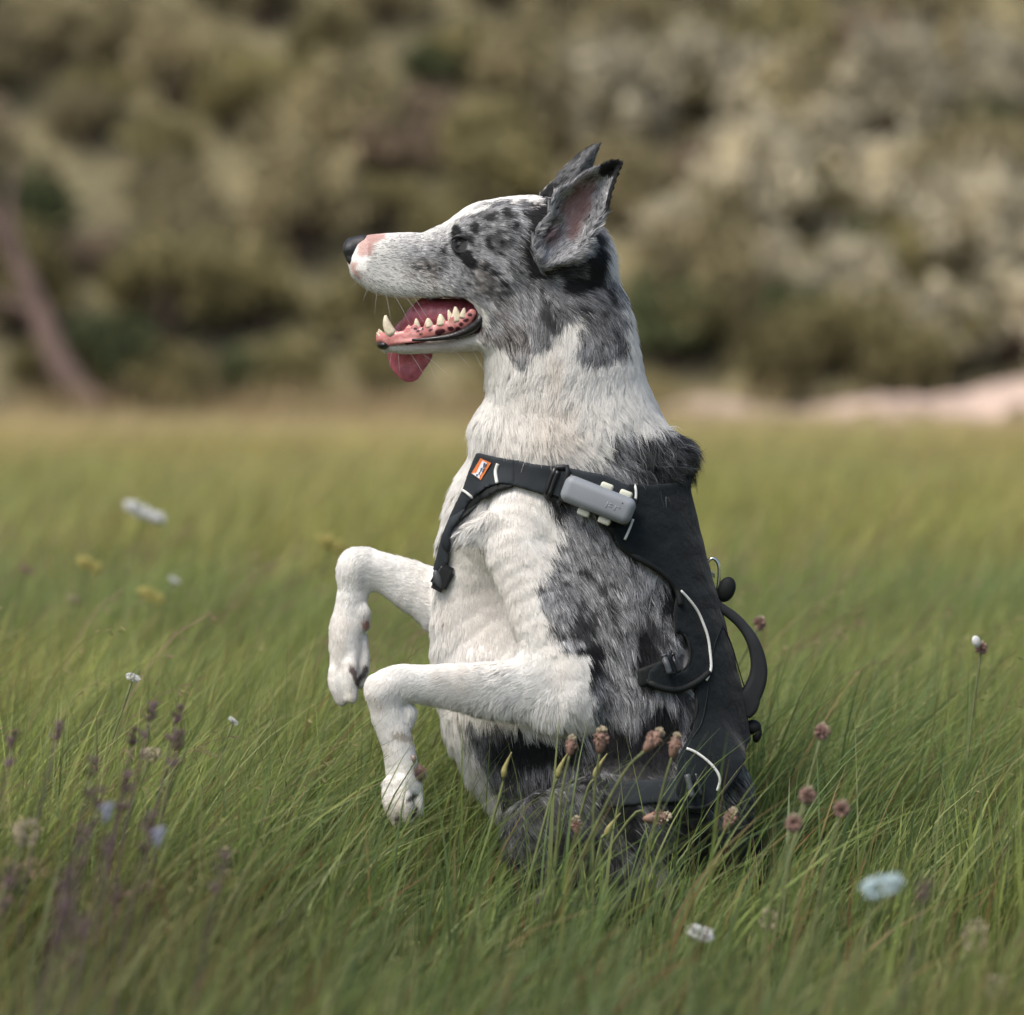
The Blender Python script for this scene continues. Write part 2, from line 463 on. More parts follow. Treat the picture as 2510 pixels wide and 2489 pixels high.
# ------------------------------------------------------------------ shrubs on the slope
def shrub_mesh(name, seed, R, Hh, n, leaf, tall=1.0, spiky=0, stems=9):
    r = np.random.default_rng(seed)
    nl = 60; lc = r.normal(0, 1, (nl, 3)); lc /= np.linalg.norm(lc, axis=1, keepdims=True); lc[:, 2] = np.abs(lc[:, 2]) * 1.1 - .15
    lc = lc * np.array([R, R, Hh]) * r.uniform(.35, .8, (nl, 1)); lr = r.uniform(.10, .30, nl) * min(R, Hh) * 1.15
    k = r.integers(0, nl, n); d = r.normal(0, 1, (n, 3)); d /= np.linalg.norm(d, axis=1, keepdims=True)
    P = lc[k] + d * (lr[k] * (r.uniform(.1, 1.0, n) ** .7) * np.where(r.random(n) < .2, r.uniform(1, 1.9, n), 1))[:, None] * np.array([1, 1, tall]) + np.array([0, 0, Hh * .42])
    ok_ = P[:, 2] > -.05; P = P[ok_]; k = k[ok_]; n = len(P)
    ax = r.normal(0, 1, (n, 3)) * .8 + np.array([.1, 0, .8 + spiky]); ax /= np.linalg.norm(ax, axis=1, keepdims=True)
    sd = np.cross(ax, r.normal(0, 1, (n, 3))); sd /= np.linalg.norm(sd, axis=1, keepdims=True)
    l = leaf * r.uniform(.6, 1.5, (n, 1)); w = l * .32
    V = np.stack([P - ax * l * .5, P + sd * w, P + ax * l * .6, P - sd * w], 1).reshape(-1, 3)
    F = np.arange(4 * n).reshape(n, 4)
    me = fast_mesh(name, V, F, False)
    tone = .5 + 1.0 * hsh(k, k * 0, k * 0, seed)                    # each clump its own tone
    C = np.ones((n, 3)) * tone[:, None] * r.uniform(.7, 1.3, (n, 1))
    set_col(me, np.repeat(C, 4, 0))
    parts = []
    for i in range(stems):
        e = lc[i % nl] * r.uniform(.5, .9) + np.array([0, 0, Hh * .4])
        P_ = [np.array([r.normal(0, .06), r.normal(0, .06), -.15])]; P_.append(P_[0] * .5 + e * .45 + r.normal(0, .05, 3)); P_.append(e)
        parts.append(tube(catmull(P_, 3), np.linspace(.028, .008, 7), 5))
    V, F = join(parts)
    return me, pymesh(name + '_stem', V, F)
def leaf_mat(name, c, transl=.25, rnd=.22):
    m = mat(name, c, rough=.7, spec=.2, attr='Col', transl=0, rnd=rnd)
    nt = m.node_tree; b = nt.nodes['Principled BSDF']
    src = b.inputs['Base Color'].links[0].from_socket
    mx = nt.nodes.new('ShaderNodeMix'); mx.data_type = 'RGBA'; mx.blend_type = 'MULTIPLY'; mx.inputs[0].default_value = 1
    mx.inputs[7].default_value = (*c, 1); nt.links.new(src, mx.inputs[6]); nt.links.new(mx.outputs[2], b.inputs['Base Color'])
    t = nt.nodes.new('ShaderNodeBsdfTranslucent'); ms = nt.nodes.new('ShaderNodeMixShader'); ms.inputs[0].default_value = .4
    nt.links.new(mx.outputs[2], t.inputs[0]); nt.links.new(b.outputs[0], ms.inputs[1]); nt.links.new(t.outputs[0], ms.inputs[2]); nt.links.new(ms.outputs[0], nt.nodes['Material Output'].inputs[0])
    return m
M_STEM = mat('shrub_wood', (.085, .06, .045), rough=.9, noise=(20, .3, 4))
KIND = {
    'olive': ([shrub_mesh('foliage', 100 + i, .55, .5, 2300, .055) for i in range(3)], leaf_mat('olive_leaf', (.26, .23, .11))),
    'dry': ([shrub_mesh('foliage', 200 + i, .6, .55, 2300, .055, 1.2, .5) for i in range(3)], leaf_mat('dry_leaf', (.33, .285, .165))),
    'pale': ([shrub_mesh('foliage', 300 + i, .52, .6, 2500, .060, 1.2, .3) for i in range(3)], leaf_mat('pale_leaf', (.57, .52, .385))),
    'dark': ([shrub_mesh('foliage', 400 + i, .55, .55, 2300, .055) for i in range(2)], leaf_mat('dark_leaf', (.11, .13, .06))),
    'pink': ([shrub_mesh('foliage', 500 + i, .5, .4, 2000, .050, 1.0, .6) for i in range(2)], leaf_mat('pink_leaf', (.38, .30, .215))),
}
KSEEN = {}
def shrub(kind, x, y, s, label, group, z=None, sz=1.0):
    ms, m = KIND[kind]; i = random.randrange(len(ms)); me, st = ms[i]
    if not me.materials: me.materials.append(m); st.materials.append(M_STEM)
    zz = float(hill_z(np.array([x]), np.array([y]))[0]) if z is None else z
    e = empty('shrub', (x, y, zz), label, 'shrub', group)
    e.rotation_euler = (0, 0, random.random() * 6.28); e.scale = (s, s, s * sz)
    for nm, d in (('foliage', me), ('stem', st)):
        o = bpy.data.objects.new(nm, d); COL.objects.link(o); o.parent = e
    return e
def at_slope(X, Y):
    """point of the slope that stands behind a measured pixel"""
    lo, hi = FY + .2, FY + 30
    for _ in range(40):
        mid = (lo + hi) / 2; p = W(X, Y, mid)
        if p[2] > float(hill_z(np.array([p[0]]), np.array([mid]))[0]): lo = mid
        else: hi = mid
    p = W(X, Y, lo); return float(p[0]), float(lo)
# the pale flowering bushes that stand out one by one on the right half of the slope
PALE = [(1500, 250, 1.2, 'big pale cream bush straight above the dog\'s ear tips'),
        (1700, 150, .9, 'narrow pale bush at the slope\'s top, just right of the big cream one'),
        (1880, 210, .95, 'low pale bush between the narrow pale bush and the wide one near the top'),
        (2190, 210, 1.25, 'wide pale bush high on the slope at upper right with a dark gap beside it'),
        (2420, 170, .9, 'pale bush at the upper right corner beyond the dark gap'),
        (1850, 440, 1.15, 'pale bush half way up the slope, right of the dog\'s ears'),
        (2010, 330, .85, 'small pale bush above the dark green hollow right of the ears'),
        (2180, 460, 1.0, 'pale bush in the middle of the right slope with a dark brown hollow above it'),
        (2380, 560, 1.15, 'pale bush at the far right, level with the dog\'s nose'),
        (1660, 560, .75, 'small pinkish cream bush just behind the back of the dog\'s neck'),
        (2080, 700, .9, 'pale bush low on the slope above the middle of the pink bank'),
        (2290, 790, .8, 'low pale bush just above the pink bank at right'),
        (2460, 760, .8, 'low pale bush at the right edge just above the pink bank'),
        (1900, 620, .6, 'small dull pale bush between two dark green hollows right of the neck'),
        (450, 130, .8, 'dull tan bush high up at left, above the olive scrub'),
        (860, 270, .85, 'dull cream bush left of the dog\'s brow, half hidden in olive scrub')]
for X, Y, s, lab in PALE:
    x, y = at_slope(X, Y + 90 * s)
    shrub('pale' if X > 1400 else 'dry', x, y - .25, s * (1.0 if X > 1400 else 1.2), lab, 'pale bushes on the slope', sz=1.1)
DARK = [(60, 560, 1.1, 'dark green bush at the left edge behind the leaning trunk'), (270, 880, .9, 'dark green bush at the foot of the slope, right of the leaning trunk'), (620, 930, .7, 'low dark green bush at the foot of the slope below the dog\'s jaw'),
        (2120, 640, .8, 'dark green bush right of the neck, in the hollow between pale bushes'), (1640, 800, .9, 'dark green bush low down just behind the dog\'s nape'), (1960, 790, .8, 'dark green bush above the left part of the pink bank'),
        (2380, 330, .8, 'dark green bush in the gap near the upper right corner'), (1050, 160, .6, 'dark green bush high up above the dog\'s muzzle')]
for X, Y, s, lab in DARK:
    x, y = at_slope(X, Y + 60 * s); shrub('dark', x, y - .15, s, lab, 'dark green bushes on the slope')
rs_ = random.Random(3)
LABK = {'olive': 'olive green bush', 'dry': 'brownish half dry bush', 'pink': 'pinkish brown heathery bush'}
def where(px, py):
    a = 'high' if py < 280 else ('half way up' if py < 600 else 'low')
    b = 'at the far left' if px < 350 else ('left of the dog' if px < 850 else ('above the dog\'s head' if px < 1450 else ('right of the dog\'s ears' if px < 1950 else 'at the far right')))
    return f' {a} on the slope {b}'
y = FY + .5
while y < FY + 8.5:
    hwid = .136 * (y + DIST) + 1.2
    x = -hwid + rs_.random() * .5
    while x < hwid:
        px, py = proj(np.array([[x, y, float(hill_z(np.array([x]), np.array([y]))[0]) + .4]]))[0]
        right = px > 1350
        q = rs_.random(); low = py > 600
        k = 'olive' if low and q < .78 else ('dry' if q < .66 else ('pink' if q < .84 else 'olive'))
        if not right and not low: k = 'dry' if q < .5 else ('pink' if q < .68 else 'olive')
        xx_, yy_ = x + rs_.uniform(-.2, .2), y + rs_.uniform(-.25, .25)
        if not (px > 1580 and py > 905):
            shrub(k, xx_, yy_, rs_.uniform(.6, 1.1) * (.75 if y < FY + 1 else 1), LABK[k] + where(px, py), k + ' scrub on the slope', sz=rs_.uniform(.85, 1.25))
        x += rs_.uniform(.55, .95)
    y += .72
# the scrub that runs on beyond both sides of the view, one mass each
for sgn in (-1, 1):
    Vs, Fs, Cs, o = [], [], [], 0
    src = [shrub_mesh('scrub', 900 + i, .6, .6, 700, .11, 1.2, .3, stems=1)[0] for i in range(2)]
    dat = []
    for me in src:
        v = np.zeros(len(me.vertices) * 3, np.float32); me.vertices.foreach_get('co', v)
        c = np.zeros(len(me.vertices) * 4, np.float32); me.color_attributes['Col'].data.foreach_get('color', c); dat.append((v.reshape(-1, 3), c.reshape(-1, 4)[:, :3]))
    y = FY + .6
    while y < FY + 9:
        x = .136 * (y + DIST) + 1.5
        while x < .136 * (y + DIST) + 8:
            v, c = dat[rs_.randrange(2)]; s = rs_.uniform(.8, 1.3); X = sgn * x
            Vs.append(v * s + np.array([X, y, float(hill_z(np.array([X]), np.array([y]))[0])])); Cs.append(c * rs_.uniform(.6, 1.3)); Fs.append(np.arange(len(v)).reshape(-1, 4) + o); o += len(v)
            x += rs_.uniform(.6, 1.0)
        y += .85
    me = fast_mesh('scrub', np.vstack(Vs), np.vstack(Fs), False); set_col(me, np.vstack(Cs)); link('scrub', me, KIND['olive' if sgn < 0 else 'dry'][1], kind='stuff')
# leaning bare trunk at the left
def leaning_tree():
    A = [W(-30, 520, FY + .1), W(40, 640, FY + .1), W(95, 760, FY), W(140, 880, FY - .1), W(205, 975, FY - .2), W(240, 1010, FY - .25)]
    e = empty('leaning_tree', tuple(float(v) for v in A[-1]), 'bare pinkish brown trunk leaning to the left at the foot of the slope', 'tree')
    M = mat('bark', (.125, .085, .070), rough=.9, noise=(6, .3, 5), bump=(25, .7, .03))
    P = catmull(A, 5); V, F = tube(P, np.linspace(.05, .11, len(P)), 9); link('trunk', pymesh('trunk', V, F), M, e)
    for B in ([W(40, 640, FY + .1), W(20, 520, FY + .2), W(35, 400, FY + .3)], [W(-30, 520, FY + .1), W(-90, 380, FY + .1), W(-110, 200, FY)], [W(95, 760, FY), W(10, 740, FY), W(-80, 650, FY)]):
        P = catmull(B, 5); V, F = tube(P, np.linspace(.055, .02, len(P)), 7); link('branch', pymesh('branch', V, F), M, e)
leaning_tree()
# low straw and pink tufts breaking up the bank
for i in range(34):
    x = .9 + i * .13 + rs_.uniform(-.1, .1)
    shrub(rs_.choice(['olive', 'pink', 'dry']), x, FY - .9 + rs_.uniform(-.1, .9), rs_.uniform(.10, .20), 'low tuft growing on the pink earth bank', 'tufts on the pink bank', z=-.10 + .008 * i * rs_.random())
# seed stalks with loose drooping panicles
def panicles(n, y0, y1, seed):
    r = np.random.default_rng(seed); V = []; F = []; C = []
    for i in range(n):
        y = r.uniform(y0, y1); hw = .136 * (y + DIST) + .3; x = r.uniform(-hw, hw)
        if abs(x - .05) < .32 and y < .15: continue
        h = r.uniform(.22, .34) if y > 0 else r.uniform(.16, .24); ln = h * r.uniform(.25, .7); a = r.normal(0, .35)
        P = [np.array([x + ln * math.cos(a) * s ** 2, y + ln * math.sin(a) * s ** 2, h * (s - .2 * s ** 4)]) for s in np.linspace(0, 1, 7)]
        c = np.array((.30, .27, .12)) if r.random() < .6 else np.array((.34, .22, .16)); c = c * r.uniform(.7, 1.1)
        for k in range(6):
            w = .0008; o = len(V); V += [P[k] - [w, 0, 0], P[k] + [w, 0, 0], P[k + 1] + [w, 0, 0], P[k + 1] - [w, 0, 0]]; F.append((o, o + 1, o + 2, o + 3)); C += [c] * 4
        for k in range(12):
            t = r.uniform(.62, 1.0) * 6; q = int(min(5, t)); p = P[q] + (P[q + 1] - P[q]) * (t - q)
            d = np.array([r.uniform(.2, 1.2), r.normal(0, .5), r.uniform(-.8, .6)]); d /= np.linalg.norm(d); e = p + d * r.uniform(.004, .016)
            f = e + d * .0065 + np.array([.001, 0, -.002]); s = np.cross(d, r.normal(0, 1, 3)); s = s / np.linalg.norm(s) * .0013
            o = len(V); V += [e, (e + f) / 2 + s, f, (e + f) / 2 - s]; F.append((o, o + 1, o + 2, o + 3)); C += [c * 1.15] * 4
            o = len(V); V += [p, p + s * .3, e + s * .3, e]; F.append((o, o + 1, o + 2, o + 3)); C += [c] * 4
    me = pymesh('grass_seed_heads', V, F); set_col(me, np.array(C)); link('grass_seed_heads', me, M_GRASS, kind='stuff')
panicles(420, -1.0, 3.2, 77)
# ------------------------------------------------------------------ the dog's body
z1 = lambda *q: [(780 + .4697 * a, 320 + .4697 * b) for a, b in q]      # measured on enlargements of the photograph
z2 = lambda *q: [(760 + .3653 * a, 1100 + .3653 * b) for a, b in q]
z3 = lambda *q: [(1300 + .3653 * a, 1100 + .3653 * b) for a, b in q]
z4 = lambda *q: [(1000 + .5176 * a, 1600 + .5176 * b) for a, b in q]
zA = lambda *q: [(840 + .2088 * a, 560 + .2088 * b) for a, b in q]
zB = lambda *q: [(1240 + .2088 * a, 320 + .2088 * b) for a, b in q]
zE = lambda *q: [(1100 + .2588 * a, 1080 + .2588 * b) for a, b in q]
zF = lambda *q: [(1500 + .3654 * a, 1300 + .3654 * b) for a, b in q]
zs = lambda q: [(1.2992 * a, 1.2992 * b) for a, b in q]

VOX = 0.0021
G = Grid((W(765, 0)[0], -0.150, -0.01), (W(1900, 0)[0], 0.150, W(0, 325)[2]), VOX)
# torso
G.chain([(1415, 1090, 0, 196, .72), (1428, 1200, 0, 226, .70), (1455, 1330, 0, 234, .74), (1475, 1460, 0, 246, .74), (1500, 1600, 0, 260, .73),
         (1520, 1750, 0, 278, .70), (1545, 1880, 0, 275, .70), (1575, 1980, 0, 255, .75), (1590, 2050, 0, 230, .85)], k=.01, m=2)
G.chain([(1330, 1160, 0, 160, .6), (1268, 1245, 0, 163, .50), (1244, 1340, 0, 172, .32), (1242, 1460, 0, 176, .28), (1252, 1600, 0, 194, .34), (1290, 1730, 0, 206, .55), (1370, 1860, 0, 210, .6), (1450, 1950, 0, 200, .7)], k=.03, m=2)
# neck
G.chain([(1345, 700, 0, 130, .80), (1368, 790, 0, 168, .74), (1378, 880, 0, 186, .74), (1392, 980, 0, 192, .76), (1412, 1075, 0, 196, .78)], k=.02)
G.chain([(1570, 1075, 0, 62, 1.5), (1622, 1118, 0, 58, 1.5)], k=.014)            # fluffy ruff above the back plate
G.chain([(1228, 1056, 0, 62, 1.2), (1340, 1085, -.03, 64, 1.0)], k=.02)          # loose throat fur above the strap
# skull, cheeks and muzzle
G.chain([(1205, 592, 0, 98, .98), (1255, 588, 0, 104, 1.04), (1315, 594, 0, 110, .98), (1370, 640, 0, 118, .9)], k=.016)
G.chain([(896, 628, 0, 47, .74), (915, 636, 0, 60, .66), (945, 645, 0, 72, .60), (995, 648, 0, 77, .60), (1045, 650, 0, 78, .64), (1100, 640, 0, 88, .72), (1170, 620, 0, 98, .9)], k=.014)
G.chain([(896, 657, -.009, 28, .7), (930, 688, -.012, 28, .6), (985, 700, -.014, 26, .5), (1045, 700, -.016, 25, .5), (1110, 700, -.022, 30, .6)], k=.012)
G.chain([(896, 657, .009, 28, .7), (930, 688, .012, 28, .6), (985, 700, .014, 26, .5), (1045, 700, .016, 25, .5), (1110, 700, .022, 30, .6)], k=.012)
G.chain([(1215, 700, -.022, 78, .6), (1255, 770, -.020, 84, .6), (1300, 830, -.014, 80, .6)], k=.02)
G.chain([(1215, 700, .022, 78, .6), (1255, 770, .020, 84, .6), (1300, 830, .014, 80, .6)], k=.02)
G.chain([(1230, 560, -.030, 44, .6), (1160, 575, -.022, 30, .6)], k=.014)         # brow
G.chain([(1230, 560, .030, 44, .6), (1160, 575, .022, 30, .6)], k=.014)
G.chain([(1170, 640, -.030, 34, .6), (1230, 665, -.034, 44, .6)], k=.014)         # cheekbone
G.chain([(1170, 640, .030, 34, .6), (1230, 665, .034, 44, .6)], k=.014)
# lower jaw
G.chain([(947, 847, 0, 11, 1.9), (985, 851, 0, 14, 2.0), (1040, 850, 0, 14, 2.2), (1100, 843, 0, 16, 2.4), (1160, 830, 0, 26, 2.2), (1220, 812, 0, 46, 1.6), (1280, 800, 0, 70, 1.2)], k=.008)
# ear sheets
def ear(poly, y0, bowl, side, thick=.0044):
    P = np.array(poly)
    lo = W(P[:, 0].min() - 12, P[:, 1].max() + 12, 0); hi = W(P[:, 0].max() + 12, P[:, 1].min() - 12, 0)
    sl = G.box((lo[0], min(y0, y0 + side * bowl) - .02, lo[2]), (hi[0], max(y0, y0 + side * bowl) + .02, hi[2]))
    x, y, z = G.coords(sl)
    xx, zz = np.broadcast_arrays(x[:, :, :], z)
    xx = xx[:, 0, :]; zz = zz[:, 0, :]
    pp = proj(np.stack([xx.ravel(), np.full(xx.size, y0), zz.ravel()], 1))
    s = poly_sdf(pp[:, 0], pp[:, 1], P).reshape(xx.shape)
    yc = y0 + side * bowl * sstep(0, 46, -s)
    d2 = s * MPP
    dy = np.abs(y - yc[:, None, :]) - thick / 2
    D = np.maximum(d2[:, None, :] + .0008, dy).astype(np.float32)
    A = G.F[sl]; k = .006
    h = np.maximum(k - np.abs(A - D), 0) / k
    G.F[sl] = np.minimum(A, D) - h * h * k / 4
EARN = zB((1370, 385), (1290, 352), (1180, 370), (1090, 420), (980, 450), (850, 530), (720, 640), (560, 720), (500, 880), (470, 1020), (370, 1100), (305, 1280), (310, 1420), (390, 1640),
          (520, 1640), (660, 1590), (850, 1490), (950, 1400), (1040, 1180), (1190, 990), (1230, 850), (1300, 600), (1365, 440))
EARF = zB((1120, 155), (1030, 150), (930, 210), (800, 290), (720, 370), (630, 470), (530, 590), (450, 670), (380, 760), (400, 1000), (900, 1000), (1000, 600), (1040, 380), (1100, 230))
ear(EARN, -.056, .017, 1)
ear(EARF, .044, .010, -1)
G.chain([(1395, 640, -.028, 58, .7), (1380, 590, -.026, 46, .6)], k=.012)
G.chain([(1362, 640, -.040, 50, .35), (1400, 632, -.042, 34, .35)], k=.006)        # rolled rim at the ear base
G.chain([(1370, 560, .030, 60, .6)], k=.012)
G.chain([(1352, 575, -.050, 6, .8), (1330, 600, -.052, 7, .8), (1322, 635, -.052, 8, .8), (1336, 662, -.050, 8, .8)], k=.004)
G.chain([(1392, 520, -.062, 26, .35), (1372, 600, -.062, 20, .35)], k=.004, sub=True)
# near fore leg
G.chain([(1290, 1270, -.044, 95, .5), (1262, 1340, -.058, 74, .5), (1300, 1420, -.064, 80, .46), (1345, 1530, -.070, 84, .46), (1385, 1640, -.076, 78, .5), (1392, 1700, -.080, 66, .55)], k=.012)
G.chain([(1400, 1715, -.082, 44, .6), (1436, 1732, -.080, 24, .7)], k=.012)
G.chain([(1200, 1292, -.060, 40, .35), (1130, 1314, -.060, 20, .4)], k=.008)
G.chain([(1405, 1706, -.070, 56, .5), (1360, 1696, -.075, 66, .48), (1290, 1690, -.080, 68, .48), (1205, 1687, -.083, 64, .52), (1120, 1684, -.085, 54, .58), (1040, 1676, -.086, 44, .64),
         (975, 1674, -.086, 42, .70), (943, 1688, -.086, 39, .74)], k=.022)
G.chain([(942, 1694, -.086, 40, .74), (952, 1750, -.086, 41, .68), (970, 1815, -.086, 38, .70), (984, 1880, -.086, 40, .8), (992, 1925, -.086, 42, .88), (992, 1952, -.086, 37, .9)], k=.01)
G.chain([(1000, 1742, -.084, 17, .9), (1000, 1762, -.084, 14, .9)], k=.006)
for X, Y, d, r, x2, y2 in ((960, 1980, -.098, 18, 972, 2008), (992, 1975, -.103, 19, 1000, 1998), (1020, 1968, -.090, 18, 1024, 1984), (975, 1975, -.074, 18, 984, 1998)):
    G.chain([(X - 8, Y - 62, d + .004, 14, .9), (X, Y - 4, d, r + 2, .9), (x2, y2 + 6, d, r * .8, .9)], k=.0016)
G.chain([(1026, 1890, -.086, 17, .9)], k=.004)
# far fore leg
G.chain([(1300, 1330, .03, 110, .5), (1240, 1450, .045, 90, .5), (1130, 1500, .055, 80, .5)], k=.02)
G.chain([(1130, 1500, .055, 78, .5), (1040, 1452, .060, 68, .5), (970, 1418, .062, 54, .54), (912, 1395, .063, 47, .62), (880, 1394, .063, 46, .68)], k=.012)
G.chain([(878, 1392, .063, 45, .70), (868, 1440, .063, 39, .72), (858, 1500, .063, 39, .76), (850, 1560, .063, 44, .86), (850, 1610, .063, 43, .9), (848, 1640, .063, 38, .9)], k=.01)
G.chain([(890, 1500, .058, 17, .9), (893, 1530, .058, 13, .9)], k=.006)
for X, Y, d, r, x2, y2 in ((826, 1668, .056, 22, 836, 1700), (858, 1650, .050, 21, 862, 1694), (886, 1628, .060, 19, 882, 1660), (850, 1660, .074, 22, 856, 1690)):
    G.chain([(X + 2, Y - 70, d + .004, 14, .9), (X, Y, d, r + 1, .9), (x2, y2 + 14, d, r * .78, .9)], k=.0016)
# haunches and hind feet
for s_ in (-1, 1):
    G.chain([(1680, 1960, s_ * .055, 150, .5), (1600, 2010, s_ * .072, 150, .42), (1470, 2040, s_ * .088, 140, .36), (1350, 2050, s_ * .095, 112, .4)], k=.02)
    G.chain([(1340, 2060, s_ * .098, 80, .4), (1480, 2130, s_ * .098, 60, .5), (1620, 2180, s_ * .095, 46, .6)], k=.015)
    G.chain([(1640, 2200, s_ * .095, 34, .8), (1480, 2212, s_ * .098, 32, .8), (1330, 2214, s_ * .1, 36, .9)], k=.012)
G.chain([(1770, 2100, 0, 90, .9), (1800, 2170, -.01, 66, .9)], k=.02)
# open mouth: cut between the jaws up to the far cheek
MOUTH = [(985, 738), (1029, 735), (1080, 727), (1127, 729), (1156, 740), (1172, 761), (1176, 782), (1165, 801), (1146, 815), (1109, 826), (1043, 832), (1000, 838), (940, 838), (900, 800)]
lo = W(890, 850, 0); hi = W(1190, 715, 0)
sl = G.box((lo[0], -.15, lo[2]), (hi[0], .15, hi[2])); x, y, z = G.coords(sl)
xx, zz = np.broadcast_arrays(x, z); xx = xx[:, 0, :]; zz = zz[:, 0, :]
pp = proj(np.stack([xx.ravel(), np.full(xx.size, -.03), zz.ravel()], 1))
s_ = poly_sdf(pp[:, 0], pp[:, 1], MOUTH).reshape(xx.shape) * MPP
Dm = np.maximum(s_[:, None, :] + 0 * y, y - .020 - 0 * s_[:, None, :])
G.F[sl] = np.maximum(G.F[sl], -Dm.astype(np.float32))
BODYF = G.F.copy()
BV, BF = G.mesh()
BV = smooth_mesh(BV, BF, 10)
BN = vnormals(BV, BF)
if (BN * (BV - BV.mean(0))).sum() < 0: BF = BF[:, ::-1]; BN = -BN
# gentle lumps so no limb is a clean tube
BV = BV + BN * ((fbm(BV, .032, 5, 3) - .5) * .0045 * (BV[:, 2] < W(0, 1000)[2]))[:, None]
BN = vnormals(BV, BF)

# ------------------------------------------------------------------ coat
C_WHITE = np.array((.90, .89, .86)); C_CREAM = np.array((.68, .58, .48)); C_PINK = np.array((.60, .40, .36)); C_BLACK = np.array((.012, .012, .014))
def blob(P, x, y, rx, ry, ang=0):
    c, s = math.cos(ang), math.sin(ang); dx, dy = P[:, 0] - x, P[:, 1] - y
    return np.sqrt(((dx * c + dy * s) / rx) ** 2 + ((-dx * s + dy * c) / ry) ** 2)
HEADM = z1((395, 545), (470, 540), (560, 545), (640, 515), (700, 480), (760, 435), (880, 385), (1000, 372), (1130, 375), (1160, 300), (1400, 20), (1700, 60), (1600, 300), (1450, 520), (1480, 640), (1540, 790),
           (1590, 930), (1610, 1060), (1595, 1110), (1500, 1160), (1385, 1175), (1345, 1090), (1340, 980), (1345, 920), (1300, 965), (1230, 1080), (1150, 1135), (1060, 1170), (960, 1120), (880, 1085),
           (830, 1075), (845, 1020), (860, 930), (800, 870), (740, 850), (620, 845), (500, 800), (440, 745), (395, 680))
RUFFM = [(1330, 1128), (1400, 1122), (1470, 1118), (1530, 1078), (1585, 1060), (1650, 1052), (1760, 1100), (1760, 1240), (1330, 1200)]
FLANKM = z2((1600, 330), (1680, 540), (1570, 800), (1500, 930), (1590, 1130), (1710, 1350), (1840, 1530), (1900, 1700), (1885, 1850)) + \
    [(1380, 1795), (1230, 1770), (1120, 1758), (1165, 1840), (1195, 1900), (1225, 1960), (1190, 2060), (1180, 2300), (2000, 2300), (2000, 1130), (1500, 1180)]
BLACKS = [(1435, 1612, 34, 62, .35), (1568, 1560, 22, 74, .1), (1648, 1448, 34, 50, 0), (1612, 1790, 60, 90, 0), (1540, 1850, 110, 50, 0), (1300, 1822, 130, 42, 0), (1690, 2080, 60, 110, 0), (1500, 1960, 50, 30, .2),
          (1420, 2060, 40, 22, 0), (1720, 2150, 70, 60, 0), (1650, 1980, 60, 40, .3), (1372, 1245, 16, 26, 0), (1850, 2060, 26, 110, 0), (1500, 1800, 60, 36, 0), (1308, 545, 24, 95, -.2), (1405, 690, 58, 17, 0), (1300, 640, 26, 40, 0), (1335, 480, 30, 40, .6), (1124, 607, 25, 24, .4), (1140, 632, 14, 28, -.5), (1108, 585, 18, 12, .3), (1450, 640, 24, 60, .2), (1580, 1640, 24, 40, 0)]
FACEB = z1((880, 455), (800, 500), (960, 440), (990, 490), (1060, 430), (740, 590), (700, 520), (480, 700), (550, 705), (640, 600), (690, 560), (900, 740), (940, 790), (870, 570), (940, 575), (760, 650),
           (1160, 380), (1180, 300), (1200, 430), (1080, 600), (1120, 680), (1230, 730), (1320, 700), (620, 630), (840, 710), (720, 640), (1380, 680), (880, 600), (930, 630))
FACER = [(52, 26), (36, 38), (24, 30), (28, 20), (36, 26), (40, 62), (30, 26), (36, 20), (26, 20), (16, 20), (18, 18), (46, 18), (30, 18), (26, 40), (20, 20), (28, 40),
         (60, 60), (50, 40), (30, 100), (48, 90), (40, 90), (90, 50), (70, 60), (20, 16), (18, 30), (20, 20), (30, 30), (30, 18), (28, 18)]
